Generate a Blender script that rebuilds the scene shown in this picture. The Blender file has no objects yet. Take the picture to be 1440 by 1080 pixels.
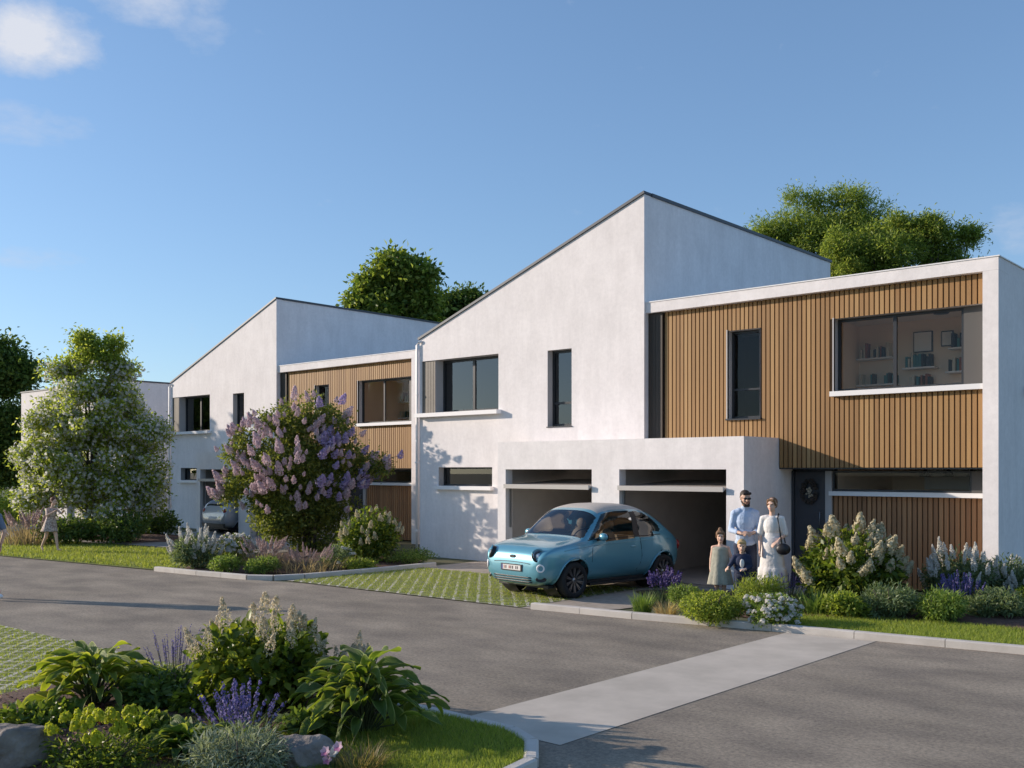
import bpy, math, random
import numpy as np
from mathutils import Vector, Matrix
R = math.radians
SC = bpy.context.scene
COL = SC.collection
rnd = random.Random(11)
rng = np.random.default_rng(11)

# ---------------------------------------------------------------- camera model
F, YH, EYE = 1395.0, 660.0, 2.15
YAW = math.atan(1240 / 1395)
CA, SA = math.cos(YAW), math.sin(YAW)
def at(px, py, z=0.0):
    """ground point seen at a pixel of the 1440 x 1080 photograph; also metres per pixel there"""
    u = (px - 720) / F; v = (YH - py) / F
    t = (z - EYE) / v
    return Vector(((-SA + u * CA) * t, (CA + u * SA) * t, z)), t / F
def at_depth(px, d):
    u = (px - 720) / F
    return Vector(((-SA + u * CA) * d, (CA + u * SA) * d, 0.0)), d / F
cam = bpy.data.cameras.new('camera'); camo = bpy.data.objects.new('camera', cam); COL.objects.link(camo)
cam.sensor_width = 36; cam.lens = F * 36 / 1440; cam.shift_y = (YH - 540) / 1440
cam.clip_start = .1; cam.clip_end = 4000
camo.location = (0, 0, EYE); camo.rotation_euler = (R(90), 0, YAW)
SC.camera = camo
SC.view_settings.view_transform = 'Standard'; SC.view_settings.look = 'None'
SC.view_settings.gamma = 1; SC.view_settings.exposure = EXPOSURE = 0.62

# ---------------------------------------------------------------- sun and sky
TR = Vector((2.0, 1.0, -0.69)).normalized()          # the way the sunlight travels
SUN_EL = math.asin(-TR.z)
sun = bpy.data.lights.new('sun', 'SUN'); suno = bpy.data.objects.new('sun', sun); COL.objects.link(suno)
sun.energy = 3.6; sun.angle = R(.5); sun.color = (1.0, .86, .72)
suno.rotation_euler = TR.to_track_quat('-Z', 'Y').to_euler(); suno.location = (-20, -12, 15)
W = bpy.data.worlds.new('World'); SC.world = W; W.use_nodes = True
nt = W.node_tree; nd = nt.nodes; lk = nt.links
bg = nd['Background']; bg.inputs[1].default_value = .12
sky = nd.new('ShaderNodeTexSky'); sky.sky_type = 'NISHITA'; sky.sun_disc = False
sky.sun_elevation = SUN_EL; sky.sun_rotation = math.atan2(-TR.x, -TR.y)
sky.air_density = 1.0; sky.dust_density = .35; sky.ozone_density = 2.6
tc = nd.new('ShaderNodeTexCoord')
def wmath(op, a, b=None, c=None, clamp=False):
    n = nd.new('ShaderNodeMath'); n.operation = op; n.use_clamp = clamp
    for i, v in enumerate((a, b, c)):
        if v is None: continue
        if isinstance(v, (int, float)): n.inputs[i].default_value = v
        else: lk.new(v, n.inputs[i])
    return n.outputs[0]
def cloud_mask(px, py, sx, sy):
    """soft patch of sky around a fixed compass direction"""
    u = (px - 720) / F; v = (YH - py) / F
    d = Vector((-SA + u * CA, CA + u * SA, v)).normalized()
    e1 = Vector((d.y, -d.x, 0)).normalized(); e2 = e1.cross(d)
    def dot(vec):
        n = nd.new('ShaderNodeVectorMath'); n.operation = 'DOT_PRODUCT'
        lk.new(tc.outputs['Generated'], n.inputs[0]); n.inputs[1].default_value = vec
        return n.outputs['Value']
    a = wmath('MULTIPLY', dot(e1), 1 / sx); b = wmath('MULTIPLY', dot(e2), 1 / sy)
    r2 = wmath('ADD', wmath('MULTIPLY', a, a), wmath('MULTIPLY', b, b))
    front = wmath('GREATER_THAN', dot(d), 0)
    return wmath('MULTIPLY', wmath('SUBTRACT', 1, r2, clamp=True), front)
def wnoise(scale, detail, rough, sq=(1, 1, 1)):
    mp = nd.new('ShaderNodeMapping'); mp.inputs['Scale'].default_value = sq
    lk.new(tc.outputs['Generated'], mp.inputs[0])
    n = nd.new('ShaderNodeTexNoise'); n.inputs['Scale'].default_value = scale
    n.inputs['Detail'].default_value = detail; n.inputs['Roughness'].default_value = rough
    lk.new(mp.outputs[0], n.inputs['Vector']); return n.outputs[0]
big = wnoise(9, 8, .62, (1, 1, 1.7)); fine = wnoise(26, 6, .6, (1, 1, 2.2))
def cloud(mask, thr, gain, n):
    s = wmath('ADD', mask, wmath('MULTIPLY', wmath('SUBTRACT', n, .5), 2.2))
    return wmath('MULTIPLY', wmath('SUBTRACT', s, thr, clamp=True), gain, clamp=True)
cl = cloud(cloud_mask(40, 52, .095, .042), .36, 1.5, big)
cl = wmath('MAXIMUM', cl, wmath('MULTIPLY', cloud(cloud_mask(215, -5, .075, .035), .35, 1.5, big), .8))
cl = wmath('MAXIMUM', cl, wmath('MULTIPLY', cloud(cloud_mask(285, 42, .035, .03), .5, 1.2, fine), .35))
cl = wmath('MAXIMUM', cl, wmath('MULTIPLY', cloud(cloud_mask(30, 170, .07, .025), .4, 1.2, fine), .35))
cl = wmath('MAXIMUM', cl, wmath('MULTIPLY', cloud(cloud_mask(45, 362, .06, .016), .45, 1.2, fine), .4))
cl = wmath('MAXIMUM', cl, wmath('MULTIPLY', cloud(cloud_mask(1440, 320, .05, .03), .5, 1.2, fine), .4))
rampn = nd.new('ShaderNodeValToRGB'); lk.new(cl, rampn.inputs[0])
rampn.color_ramp.elements[0].color = (3.0, 3.4, 4.2, 1); rampn.color_ramp.elements[1].color = (3.9, 4.1, 4.6, 1)
mx = nd.new('ShaderNodeMixRGB'); lk.new(cl, mx.inputs[0])
tint = nd.new('ShaderNodeMixRGB'); tint.blend_type = 'MULTIPLY'; tint.inputs[0].default_value = 1
tint.inputs[2].default_value = (1.0, 1.20, 1.45, 1)
gm = nd.new('ShaderNodeGamma'); gm.inputs[1].default_value = .72; lk.new(sky.outputs[0], gm.inputs[0]); lk.new(gm.outputs[0], tint.inputs[1])
lk.new(tint.outputs[0], mx.inputs[1]); lk.new(rampn.outputs[0], mx.inputs[2])
lk.new(mx.outputs[0], bg.inputs[0])

# ---------------------------------------------------------------- mesh helpers
class MB:
    """collects shapes into one mesh"""
    def __init__(s): s.v = []; s.f = []; s.m = []; s.sm = []
    def add(s, vs, fs, mi=0, smooth=False):
        o = len(s.v); s.v += [tuple(p) for p in vs]
        s.f += [tuple(i + o for i in f) for f in fs]; s.m += [mi] * len(fs); s.sm += [smooth] * len(fs)
    def quad(s, a, b, c, d, mi=0): s.add((a, b, c, d), ((0, 1, 2, 3),), mi)
    def box(s, x0, x1, y0, y1, z0, z1, mi=0, M=None):
        vs = [Vector(p) for p in ((x0,y0,z0),(x1,y0,z0),(x1,y1,z0),(x0,y1,z0),(x0,y0,z1),(x1,y0,z1),(x1,y1,z1),(x0,y1,z1))]
        if M: vs = [M @ p for p in vs]
        s.add(vs, ((0,3,2,1),(4,5,6,7),(0,1,5,4),(1,2,6,5),(2,3,7,6),(3,0,4,7)), mi)
    def tube(s, pts, rad, n=6, mi=0, cap=True):
        pts = [Vector(p) for p in pts]; vs = []; fs = []
        for i, p in enumerate(pts):
            d = (pts[min(i+1, len(pts)-1)] - pts[max(i-1, 0)]).normalized()
            a = d.orthogonal().normalized() if abs(d.z) > .99 else d.cross(Vector((0,0,1))).normalized()
            b = d.cross(a); r = rad[i] if isinstance(rad, (list, tuple)) else rad
            for k in range(n):
                t = 2*math.pi*k/n; vs.append(p + a*(r*math.cos(t)) + b*(r*math.sin(t)))
        for i in range(len(pts)-1):
            for k in range(n):
                fs.append((i*n+k, i*n+(k+1)%n, (i+1)*n+(k+1)%n, (i+1)*n+k))
        if cap: fs.append(tuple(range(n))[::-1]); fs.append(tuple(range((len(pts)-1)*n, len(pts)*n)))
        s.add(vs, fs, mi, True)
    def lathe(s, prof, M=None, n=24, mi=0):
        """profile of (radius, height) about z"""
        vs = []; fs = []
        for r, z in prof:
            for k in range(n):
                t = 2*math.pi*k/n; p = Vector((r*math.cos(t), r*math.sin(t), z)); vs.append(M @ p if M else p)
        for i in range(len(prof)-1):
            for k in range(n): fs.append((i*n+k, i*n+(k+1)%n, (i+1)*n+(k+1)%n, (i+1)*n+k))
        s.add(vs, fs, mi, True)
    def ball(s, c, r, nu=14, nv=8, mi=0, M=None):
        if isinstance(r, (int, float)): r = (r, r, r)
        vs = []; fs = []
        for j in range(nv+1):
            ph = math.pi*j/nv
            for i in range(nu):
                t = 2*math.pi*i/nu
                p = Vector((r[0]*math.sin(ph)*math.cos(t), r[1]*math.sin(ph)*math.sin(t), r[2]*math.cos(ph)))
                if M: p = M @ p
                vs.append(p + Vector(c))
        for j in range(nv):
            for i in range(nu): fs.append((j*nu+i, (j+1)*nu+i, (j+1)*nu+(i+1)%nu, j*nu+(i+1)%nu))
        s.add(vs, fs, mi, True)
    def build(s, name, mats, parent=None, loc=None):
        me = bpy.data.meshes.new(name); me.from_pydata(s.v, [], s.f); 
        for m in (mats if isinstance(mats, (list, tuple)) else [mats]): me.materials.append(m)
        me.polygons.foreach_set('material_index', s.m); me.polygons.foreach_set('use_smooth', s.sm); me.update()
        return link(name, me, parent, loc)
def link(name, me, parent=None, loc=None):
    o = bpy.data.objects.new(name, me); COL.objects.link(o)
    if parent: o.parent = parent
    if loc is not None: o.location = loc
    return o
def tag(o, label=None, cat=None, group=None, kind=None):
    for k, v in (('label', label), ('category', cat), ('group', group), ('kind', kind)):
        if v: o[k] = v
    return o
def empty(name, loc, label, cat, group=None, rz=0, kind=None):
    o = bpy.data.objects.new(name, None); COL.objects.link(o); o.location = loc; o.rotation_euler = (0, 0, rz)
    o.empty_display_size = .2
    return tag(o, label, cat, group, kind)
def copy_tree(o, parent=None):
    c = o.copy(); COL.objects.link(c); c.parent = parent
    for ch in [x for x in COL.objects if x.parent == o]: copy_tree(ch, c)
    return c
def np_mesh(name, V, Fc, mats, parent=None, loc=None, uv=None, smooth=False, mi=None):
    """mesh from numpy vertex (N,3) and face (M,k) arrays"""
    me = bpy.data.meshes.new(name); k = Fc.shape[1]
    me.vertices.add(len(V)); me.vertices.foreach_set('co', V.astype(np.float32).ravel())
    me.loops.add(Fc.size); me.loops.foreach_set('vertex_index', Fc.astype(np.int32).ravel())
    me.polygons.add(len(Fc)); me.polygons.foreach_set('loop_start', np.arange(0, Fc.size, k, dtype=np.int32))
    me.polygons.foreach_set('loop_total', np.full(len(Fc), k, dtype=np.int32))
    if smooth: me.polygons.foreach_set('use_smooth', np.ones(len(Fc), dtype=bool))
    for m in (mats if isinstance(mats, (list, tuple)) else [mats]): me.materials.append(m)
    if mi is not None: me.polygons.foreach_set('material_index', mi.astype(np.int32))
    if uv is not None:
        ul = me.uv_layers.new(name='UVMap'); ul.data.foreach_set('uv', uv[Fc.ravel()].astype(np.float32).ravel())
    me.update(calc_edges=True)
    return link(name, me, parent, loc)

# ---------------------------------------------------------------- materials
def mat(name, col, rough=.7, col2=None, scale=4, detail=5, bump=0, bscale=60, metal=0, spec=.5, coat=0, coords='Object', sq=None, lo=.35, hi=.65):
    m = bpy.data.materials.new(name); m.use_nodes = True
    n = m.node_tree.nodes; l = m.node_tree.links; p = n['Principled BSDF']
    p.inputs['Base Color'].default_value = (*col, 1); p.inputs['Roughness'].default_value = rough
    p.inputs['Metallic'].default_value = metal; p.inputs['Specular IOR Level'].default_value = spec
    p.inputs['Coat Weight'].default_value = coat; p.inputs['Coat Roughness'].default_value = .04
    t = n.new('ShaderNodeTexCoord'); src = t.outputs[coords]
    if sq:
        mp = n.new('ShaderNodeMapping'); mp.inputs['Scale'].default_value = sq; l.new(src, mp.inputs[0]); src = mp.outputs[0]
    if col2:
        z = n.new('ShaderNodeTexNoise'); z.inputs['Scale'].default_value = scale; z.inputs['Detail'].default_value = detail
        z.inputs['Roughness'].default_value = .6
        l.new(src, z.inputs['Vector'])
        r = n.new('ShaderNodeValToRGB'); r.color_ramp.elements[0].position = lo; r.color_ramp.elements[1].position = hi
        r.color_ramp.elements[0].color = (*col, 1); r.color_ramp.elements[1].color = (*col2, 1)
        l.new(z.outputs[0], r.inputs[0]); l.new(r.outputs[0], p.inputs['Base Color'])
    if bump:
        z = n.new('ShaderNodeTexNoise'); z.inputs['Scale'].default_value = bscale; z.inputs['Detail'].default_value = 4
        l.new(src, z.inputs['Vector'])
        b = n.new('ShaderNodeBump'); b.inputs['Strength'].default_value = bump; b.inputs['Distance'].default_value = .02
        l.new(z.outputs[0], b.inputs['Height']); l.new(b.outputs[0], p.inputs['Normal'])
    return m
LEAF_GAIN = 2.1
def leaf_mat(name, cols, trans=.35, rough=.5, tcol=None):
    """foliage whose colour varies from leaf to leaf"""
    m = bpy.data.materials.new(name); m.use_nodes = True
    n = m.node_tree.nodes; l = m.node_tree.links; p = n['Principled BSDF']; out = n['Material Output']
    g = n.new('ShaderNodeNewGeometry'); r = n.new('ShaderNodeValToRGB')
    els = r.color_ramp.elements
    if tcol is None: cols = [tuple(min(.6, k*LEAF_GAIN) for k in c) for c in cols]
    while len(els) < len(cols): els.new(.5)
    for i, c in enumerate(cols): els[i].position = i/(len(cols)-1) if len(cols) > 1 else 0; els[i].color = (*c, 1)
    l.new(g.outputs['Random Per Island'], r.inputs[0]); l.new(r.outputs[0], p.inputs['Base Color'])
    p.inputs['Roughness'].default_value = rough; p.inputs['Specular IOR Level'].default_value = .35
    if trans:
        trans = min(.62, trans*1.4); t = n.new('ShaderNodeBsdfTranslucent'); mxx = n.new('ShaderNodeMixRGB'); mxx.blend_type = 'MULTIPLY'; mxx.inputs[0].default_value = 1
        mxx.inputs[2].default_value = (*(tcol or (1.4, 1.36, .8)), 1); l.new(r.outputs[0], mxx.inputs[1]); l.new(mxx.outputs[0], t.inputs[0])
        s = n.new('ShaderNodeMixShader'); s.inputs[0].default_value = trans
        l.new(p.outputs[0], s.inputs[1]); l.new(t.outputs[0], s.inputs[2]); l.new(s.outputs[0], out.inputs[0])
    return m
def glass_mat(name, tint=(.75, .78, .8), refl=1.6, ior=1.5):
    m = bpy.data.materials.new(name); m.use_nodes = True
    n = m.node_tree.nodes; l = m.node_tree.links; out = n['Material Output']; n.remove(n['Principled BSDF'])
    t = n.new('ShaderNodeBsdfTransparent'); t.inputs[0].default_value = (*tint, 1)
    gl = n.new('ShaderNodeBsdfGlossy'); gl.inputs['Roughness'].default_value = 0; gl.inputs[0].default_value = (.95, .97, 1, 1)
    fr = n.new('ShaderNodeFresnel'); fr.inputs[0].default_value = ior
    mu = n.new('ShaderNodeMath'); mu.operation = 'MULTIPLY'; mu.inputs[1].default_value = refl; mu.use_clamp = True
    l.new(fr.outputs[0], mu.inputs[0])
    s = n.new('ShaderNodeMixShader'); l.new(mu.outputs[0], s.inputs[0]); l.new(t.outputs[0], s.inputs[1]); l.new(gl.outputs[0], s.inputs[2])
    l.new(s.outputs[0], out.inputs[0]); return m
# ---------------------------------------------------------------- building materials
M_render = mat('white_render', (.755, .71, .695), .9, (.82, .775, .76), 1.6, 7, .12, 90)
# fine trowel marks and faint vertical weather streaks on the render
_n = M_render.node_tree.nodes; _l = M_render.node_tree.links; _p = _n['Principled BSDF']; _src = _p.inputs['Base Color'].links[0].from_socket
_t = _n.new('ShaderNodeTexCoord')
for _sc, _sq, _lo in ((3.2, (1, 1, .16), .945), (11, (1, 1, 1), .955)):
    _m = _n.new('ShaderNodeMapping'); _m.inputs['Scale'].default_value = _sq; _l.new(_t.outputs['Object'], _m.inputs[0])
    _z = _n.new('ShaderNodeTexNoise'); _z.inputs['Scale'].default_value = _sc; _z.inputs['Detail'].default_value = 7; _z.inputs['Roughness'].default_value = .68; _l.new(_m.outputs[0], _z.inputs['Vector'])
    _r = _n.new('ShaderNodeValToRGB'); _r.color_ramp.elements[0].position = .36; _r.color_ramp.elements[1].position = .62
    _r.color_ramp.elements[0].color = (_lo, _lo, _lo, 1); _r.color_ramp.elements[1].color = (1.03, 1.03, 1.03, 1); _l.new(_z.outputs[0], _r.inputs[0])
    _x = _n.new('ShaderNodeMixRGB'); _x.blend_type = 'MULTIPLY'; _x.inputs[0].default_value = 1; _l.new(_src, _x.inputs[1]); _l.new(_r.outputs[0], _x.inputs[2]); _src = _x.outputs[0]
_l.new(_src, _p.inputs['Base Color'])
M_reveal = mat('grey_metal_reveal', (.45, .43, .42), .55)
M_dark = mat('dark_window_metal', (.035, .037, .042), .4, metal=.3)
M_cop = mat('roof_coping_metal', (.07, .075, .085), .5, metal=.4)
M_sill = mat('white_sill', (.8, .78, .77), .6)
M_panel = mat('bronze_shutter_panel', (.115, .098, .078), .55, (.145, .125, .10), 12)
M_brown_strip = mat('dark_brown_strip', (.05,.038,.028), .6)
M_gpanel = mat('grey_spandrel_panel', (.085, .08, .075), .55)
M_roofing = mat('roof_membrane', (.2, .2, .21), .9)
M_glass = glass_mat('window_glass', (.62, .64, .66), 2.4); M_clear = glass_mat('clear_window_glass', (.95, .95, .94), .6)
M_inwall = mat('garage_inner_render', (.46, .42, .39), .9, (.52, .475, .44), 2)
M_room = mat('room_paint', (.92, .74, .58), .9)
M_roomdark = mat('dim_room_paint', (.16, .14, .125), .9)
M_ceil = mat('room_ceiling', (.93, .84, .74), .9)
M_gdoor = mat('garage_door_panel', (.46, .435, .41), .5, metal=.1)
M_door = mat('dark_grey_door', (.05, .05, .058), .5)
M_steel = mat('brushed_steel', (.5, .5, .5), .3, metal=1)
def wood_mat(name, c1, c2, c3):
    m = bpy.data.materials.new(name); m.use_nodes = True
    n = m.node_tree.nodes; l = m.node_tree.links; p = n['Principled BSDF']; p.inputs['Roughness'].default_value = .62
    g = n.new('ShaderNodeNewGeometry'); r = n.new('ShaderNodeValToRGB'); e = r.color_ramp.elements
    e.new(.5); 
    for i, c in enumerate((c1, c2, c3)): e[i].color = (*c, 1); e[i].position = i/2
    l.new(g.outputs['Random Per Island'], r.inputs[0])
    t = n.new('ShaderNodeTexCoord'); mp = n.new('ShaderNodeMapping'); mp.inputs['Scale'].default_value = (34, 34, 1.3)
    z = n.new('ShaderNodeTexNoise'); z.inputs['Scale'].default_value = 1; z.inputs['Detail'].default_value = 5
    l.new(t.outputs['Object'], mp.inputs[0]); l.new(mp.outputs[0], z.inputs['Vector'])
    r2 = n.new('ShaderNodeValToRGB'); r2.color_ramp.elements[0].color = (.68, .66, .64, 1); r2.color_ramp.elements[1].color = (1.12, 1.1, 1.06, 1)
    l.new(z.outputs[0], r2.inputs[0])
    x = n.new('ShaderNodeMixRGB'); x.blend_type = 'MULTIPLY'; x.inputs[0].default_value = 1
    l.new(r.outputs[0], x.inputs[1]); l.new(r2.outputs[0], x.inputs[2]); l.new(x.outputs[0], p.inputs['Base Color']); return m
M_wood = wood_mat('larch_cladding', (.30, .160, .056), (.375, .208, .075), (.45, .27, .108))
M_wood2 = wood_mat('red_brown_cladding', (.29, .145, .066), (.37, .19, .086), (.44, .235, .11))
M_woodback = mat('cladding_backing', (.15, .085, .04), .8)

def wall_grid(mb, xs, zs, holes, y, top=None, mi=0):
    """vertical facade at y facing -y, with rectangular holes; top(x) trims the last row"""
    xs = sorted(set(xs + [h[0] for h in holes] + [h[1] for h in holes])); zs = sorted(set(zs + [h[2] for h in holes] + [h[3] for h in holes]))
    for i in range(len(xs)-1):
        for j in range(len(zs)-1):
            x0, x1, z0, z1 = xs[i], xs[i+1], zs[j], zs[j+1]; cx, cz = (x0+x1)/2, (z0+z1)/2
            if any(h[0] < cx < h[1] and h[2] < cz < h[3] for h in holes): continue
            a, b = z1, z1
            if top and j == len(zs)-2: a, b = top(x0), top(x1)
            mb.quad((x0,y,z0), (x1,y,z0), (x1,y,b), (x0,y,a), mi)
def reveal(mb, x0, x1, z0, z1, y, d, mi=0, sides='lrtb'):
    if 'l' in sides: mb.quad((x0,y,z0), (x0,y,z1), (x0,y+d,z1), (x0,y+d,z0), mi)
    if 'r' in sides: mb.quad((x1,y,z0), (x1,y+d,z0), (x1,y+d,z1), (x1,y,z1), mi)
    if 't' in sides: mb.quad((x0,y,z1), (x1,y,z1), (x1,y+d,z1), (x0,y+d,z1), mi)
    if 'b' in sides: mb.quad((x0,y,z0), (x0,y+d,z0), (x1,y+d,z0), (x1,y,z0), mi)
def window(parent, x0, x1, z0, z1, y, bars=(), hbars=(), fw=.05, name='window', glass=None):
    """framed window: dark frame mesh with its pane as a sub-part"""
    f = MB(); d = .06
    f.box(x0, x0+fw, y, y+d, z0, z1); f.box(x1-fw, x1, y, y+d, z0, z1)
    f.box(x0+fw, x1-fw, y+.002, y+d-.002, z0, z0+fw); f.box(x0+fw, x1-fw, y+.002, y+d-.002, z1-fw, z1)
    for b in bars: f.box(b-fw*.75, b+fw*.75, y+.004, y+d-.004, z0+fw, z1-fw)
    for h in hbars: f.box(x0+fw, x1-fw, y+.006, y+d-.006, h-fw*.5, h+fw*.5)
    o = f.build(name, M_dark, parent)
    p = MB(); p.quad((x0+fw*.5,y+.03,z0+fw*.5), (x1-fw*.5,y+.03,z0+fw*.5), (x1-fw*.5,y+.03,z1-fw*.5), (x0+fw*.5,y+.03,z1-fw*.5))
    p.build('pane', glass or M_glass, o); return o
def room(parent, x0, x1, y0, y1, z0, z1, wall, ceil, floor=None):
    r = MB()
    r.quad((x0,y1,z0), (x0,y0,z0), (x0,y0,z1), (x0,y1,z1)); r.quad((x1,y0,z0), (x1,y1,z0), (x1,y1,z1), (x1,y0,z1))
    r.quad((x1,y1,z0), (x0,y1,z0), (x0,y1,z1), (x1,y1,z1)); r.quad((x0,y0,z0), (x0,y1,z0), (x1,y1,z0), (x1,y0,z0))
    r.quad((x0,y0,z1), (x1,y0,z1), (x1,y1,z1), (x0,y1,z1), 1)
    return r.build('inner_room', [wall, ceil], parent)
def cladding(parent, x0, x1, z0, z1, y, holes, name, wood=None):
    """vertical larch battens on a dark backing, cut round the openings"""
    m = MB(); wall_grid(m, [x0, x1], [z0, z1], holes, y+.03, mi=1)
    pitch, w = .090, .066; n = int((x1-x0)/pitch); off = ((x1-x0) - n*pitch)/2
    for k in range(n):
        a = x0+off+k*pitch+(pitch-w)/2; b = a+w; segs = [(z0, z1)]
        for h in holes:
            if b > h[0]-.005 and a < h[1]+.005:
                segs = [s for q in segs for s in ((q[0], min(q[1], h[2])), (max(q[0], h[3]), q[1])) if s[1]-s[0] > .01]
        jy = rnd.uniform(-.002, .002)
        for s in segs: m.box(a, b, y+jy, y+.028, s[0]+.002, s[1]-.002)
    return m.build(name, [wood or M_wood, M_woodback], parent)

XC, XR, DEP = 6.72, 13.48, 9.0           # gable corner, right end and depth of one house
EAVE, PEAK, FT = 5.39, 7.8, 5.57
GY = -1.13                                # front of the garage block
def ztop(x): return EAVE + (PEAK-EAVE)*x/XC
def make_house(loc, label):
    H = empty('modern_house', loc, label, 'house', 'white and timber houses with sloping parapets')
    # --- gable volume
    holesA = [(.07, .56, 3.54, 4.84), (.56, 2.67, 3.54, 4.84), (4.15, 4.83, 3.10, 4.79), (.68, 2.47, 1.75, 2.20), (3.70, XC+.001, -.1, 2.60)]
    g = MB(); wall_grid(g, [0, XC], [0, 5.1, 9], holesA, 0, ztop)
    reveal(g, .07, .56, 3.54, 4.84, 0, .05, 0, 'ltb')
    reveal(g, .56, 2.67, 3.54, 4.84, 0, .34, 1); reveal(g, 4.15, 4.83, 3.10, 4.79, 0, .22, 1); reveal(g, .68, 2.47, 1.75, 2.20, 0, .22, 1)
    g.quad((0,DEP,0), (0,0,0), (0,0,EAVE), (0,DEP,EAVE))
    g.quad((XC,0,2.4), (XC,DEP,2.4), (XC,DEP,PEAK), (XC,0,PEAK))
    g.quad((XC,DEP,0), (0,DEP,0), (0,DEP,EAVE), (XC,DEP,PEAK))
    g.build('gable_wall', [M_render, M_reveal], H)
    r = MB(); r.quad((.02,.02,EAVE-.02), (XC-.02,.02,PEAK-.02), (XC-.02,DEP-.02,PEAK-.02), (.02,DEP-.02,EAVE-.02)); rf = r.build('roof', M_roofing, H)
    c = MB(); sl = Vector((XC, 0, PEAK-EAVE)).normalized(); up = Vector((-sl.z, 0, sl.x)); t = .055
    def strip(p, q, y0, y1):
        p, q = Vector(p), Vector(q); a = [p, q, q+up*t, p+up*t]
        c.add([(v.x, y0, v.z) for v in a]+[(v.x, y1, v.z) for v in a], ((0,1,2,3),(7,6,5,4),(0,4,5,1),(1,5,6,2),(2,6,7,3),(3,7,4,0)))
    e = sl*.03
    strip(Vector((0,0,EAVE+.004))-e, Vector((XC,0,PEAK+.004))+e, -.035, .25)
    c.box(XC-.22, XC+.035, .252, DEP+.03, PEAK-.004, PEAK+.062)
    c.box(-.035, .15, .252, DEP+.03, EAVE-.02, EAVE+.07)
    c.build('coping', M_cop, rf)
    # brown fixed panel, wide window, slot window, low window
    p = MB(); p.box(.072, .558, .03, .07, 3.542, 4.838)
    for k in range(1, 5): p.box(.072+k*.097-.004, .072+k*.097+.004, .026, .03, 3.545, 4.835)
    p.build('shutter_panel', M_panel, H)
    w = window(H, .57, 2.66, 3.55, 4.83, .27, bars=(1.62,))
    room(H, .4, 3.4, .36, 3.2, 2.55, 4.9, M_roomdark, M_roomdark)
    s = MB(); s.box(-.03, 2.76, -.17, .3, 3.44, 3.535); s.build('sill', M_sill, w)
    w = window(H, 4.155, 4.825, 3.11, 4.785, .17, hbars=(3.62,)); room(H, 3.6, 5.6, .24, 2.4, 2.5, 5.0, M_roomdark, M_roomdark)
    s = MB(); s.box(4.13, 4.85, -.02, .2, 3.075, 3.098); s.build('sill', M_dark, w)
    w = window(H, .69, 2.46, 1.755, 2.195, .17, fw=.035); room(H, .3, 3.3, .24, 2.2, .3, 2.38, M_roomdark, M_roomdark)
    s = MB(); s.box(.62, 2.52, -.12, .18, 1.66, 1.745); s.build('sill', M_sill, w)
    # --- garage block in front of the gable
    b = MB(); holesG = [(3.91, 6.23, -.1, 2.15), (6.90, 9.25, -.1, 2.15)]
    wall_grid(b, [3.68, 9.6], [0, 2.74], holesG, GY)
    for h in holesG: reveal(b, h[0], h[1], 0, 2.15, GY, .22, 0, 'lrt')
    b.quad((9.6,GY,0), (9.6,.78,0), (9.6,.78,2.18), (9.6,GY,2.18)); b.quad((9.6,GY,2.18), (9.6,.23,2.18), (9.6,.23,2.74), (9.6,GY,2.74))
    b.quad((3.68,0,0), (3.68,GY,0), (3.68,GY,2.74), (3.68,0,2.74))
    b.quad((3.68,GY,2.74), (9.6,GY,2.74), (9.6,.23,2.74), (3.68,.23,2.74))
    G = b.build('garage_block', M_render, H)
    for h in holesG:
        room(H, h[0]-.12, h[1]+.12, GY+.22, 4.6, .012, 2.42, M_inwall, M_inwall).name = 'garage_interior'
        d = MB(); Mx = Matrix.Translation((0, GY-.06, 1.79)) @ Matrix.Rotation(R(3.0), 4, 'X')
        d.box(h[0]+.02, h[1]-.02, 0, 2.1, -.02, .03, 0, Mx); d.box(h[0]+.02, h[1]-.02, -.03, .002, -.045, .045, 0, Mx)
        for k in range(1, 6): d.box(h[0]+.03, h[1]-.03, k*.34, k*.34+.02, -.026, -.019, 0, Mx)
        do = d.build('garage_door', M_gdoor, H)
        for xx in (h[0]+.03, h[1]-.05):
            a = MB(); a.box(xx, xx+.02, GY+.1, GY+.14, .9, 1.82); a.build('door_arm', M_steel, do)
    # --- framed timber volume
    f = MB()
    f.box(XC+.002, XR, .06, .6, FT-.21, FT); f.box(13.24, XR, .06, .8, 0, FT-.212)
    f.quad((XR,.8,0), (XR,DEP,0), (XR,DEP,FT-.212), (XR,.8,FT-.212)); f.quad((XR,.6,FT-.212), (XR,DEP,FT-.212), (XR,DEP,FT), (XR,.6,FT))
    f.quad((XC,.6,FT-.02), (XR,.6,FT-.02), (XR,DEP,FT-.02), (XC,DEP,FT-.02)); f.quad((XR,DEP,0), (XC,DEP,0), (XC,DEP,FT), (XR,DEP,FT))
    f.build('white_frame', M_render, H)
    c = MB(); c.box(XC+.01, XR+.02, .045, .075, FT+.001, FT+.02); c.box(XR-.2, XR+.02, .077, DEP, FT+.002, FT+.018); c.build('parapet_trim', M_sill, H)
    ep = MB(); ep.box(XC+.005, XC+.34, .15, .196, 2.745, FT-.215)  # dark brown ribbed strip between the gable corner and the cladding
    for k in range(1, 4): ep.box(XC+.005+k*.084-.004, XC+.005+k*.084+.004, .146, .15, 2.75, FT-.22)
    ep.build('edge_strip', M_brown_strip, H)
    hw = [(8.53, 9.22, 3.13, 4.84), (10.68, 13.24, 3.55, 4.86)]
    cladding(H, XC+.342, 13.238, 2.18, FT-.212, .2, hw, 'timber_cladding')
    rv = MB(); reveal(rv, 8.53, 9.22, 3.13, 4.84, .185, .24, 0); rv.box(8.505, 8.53, .185, .24, 3.11, 4.86); rv.build('window_reveal', M_reveal, H)
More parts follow.
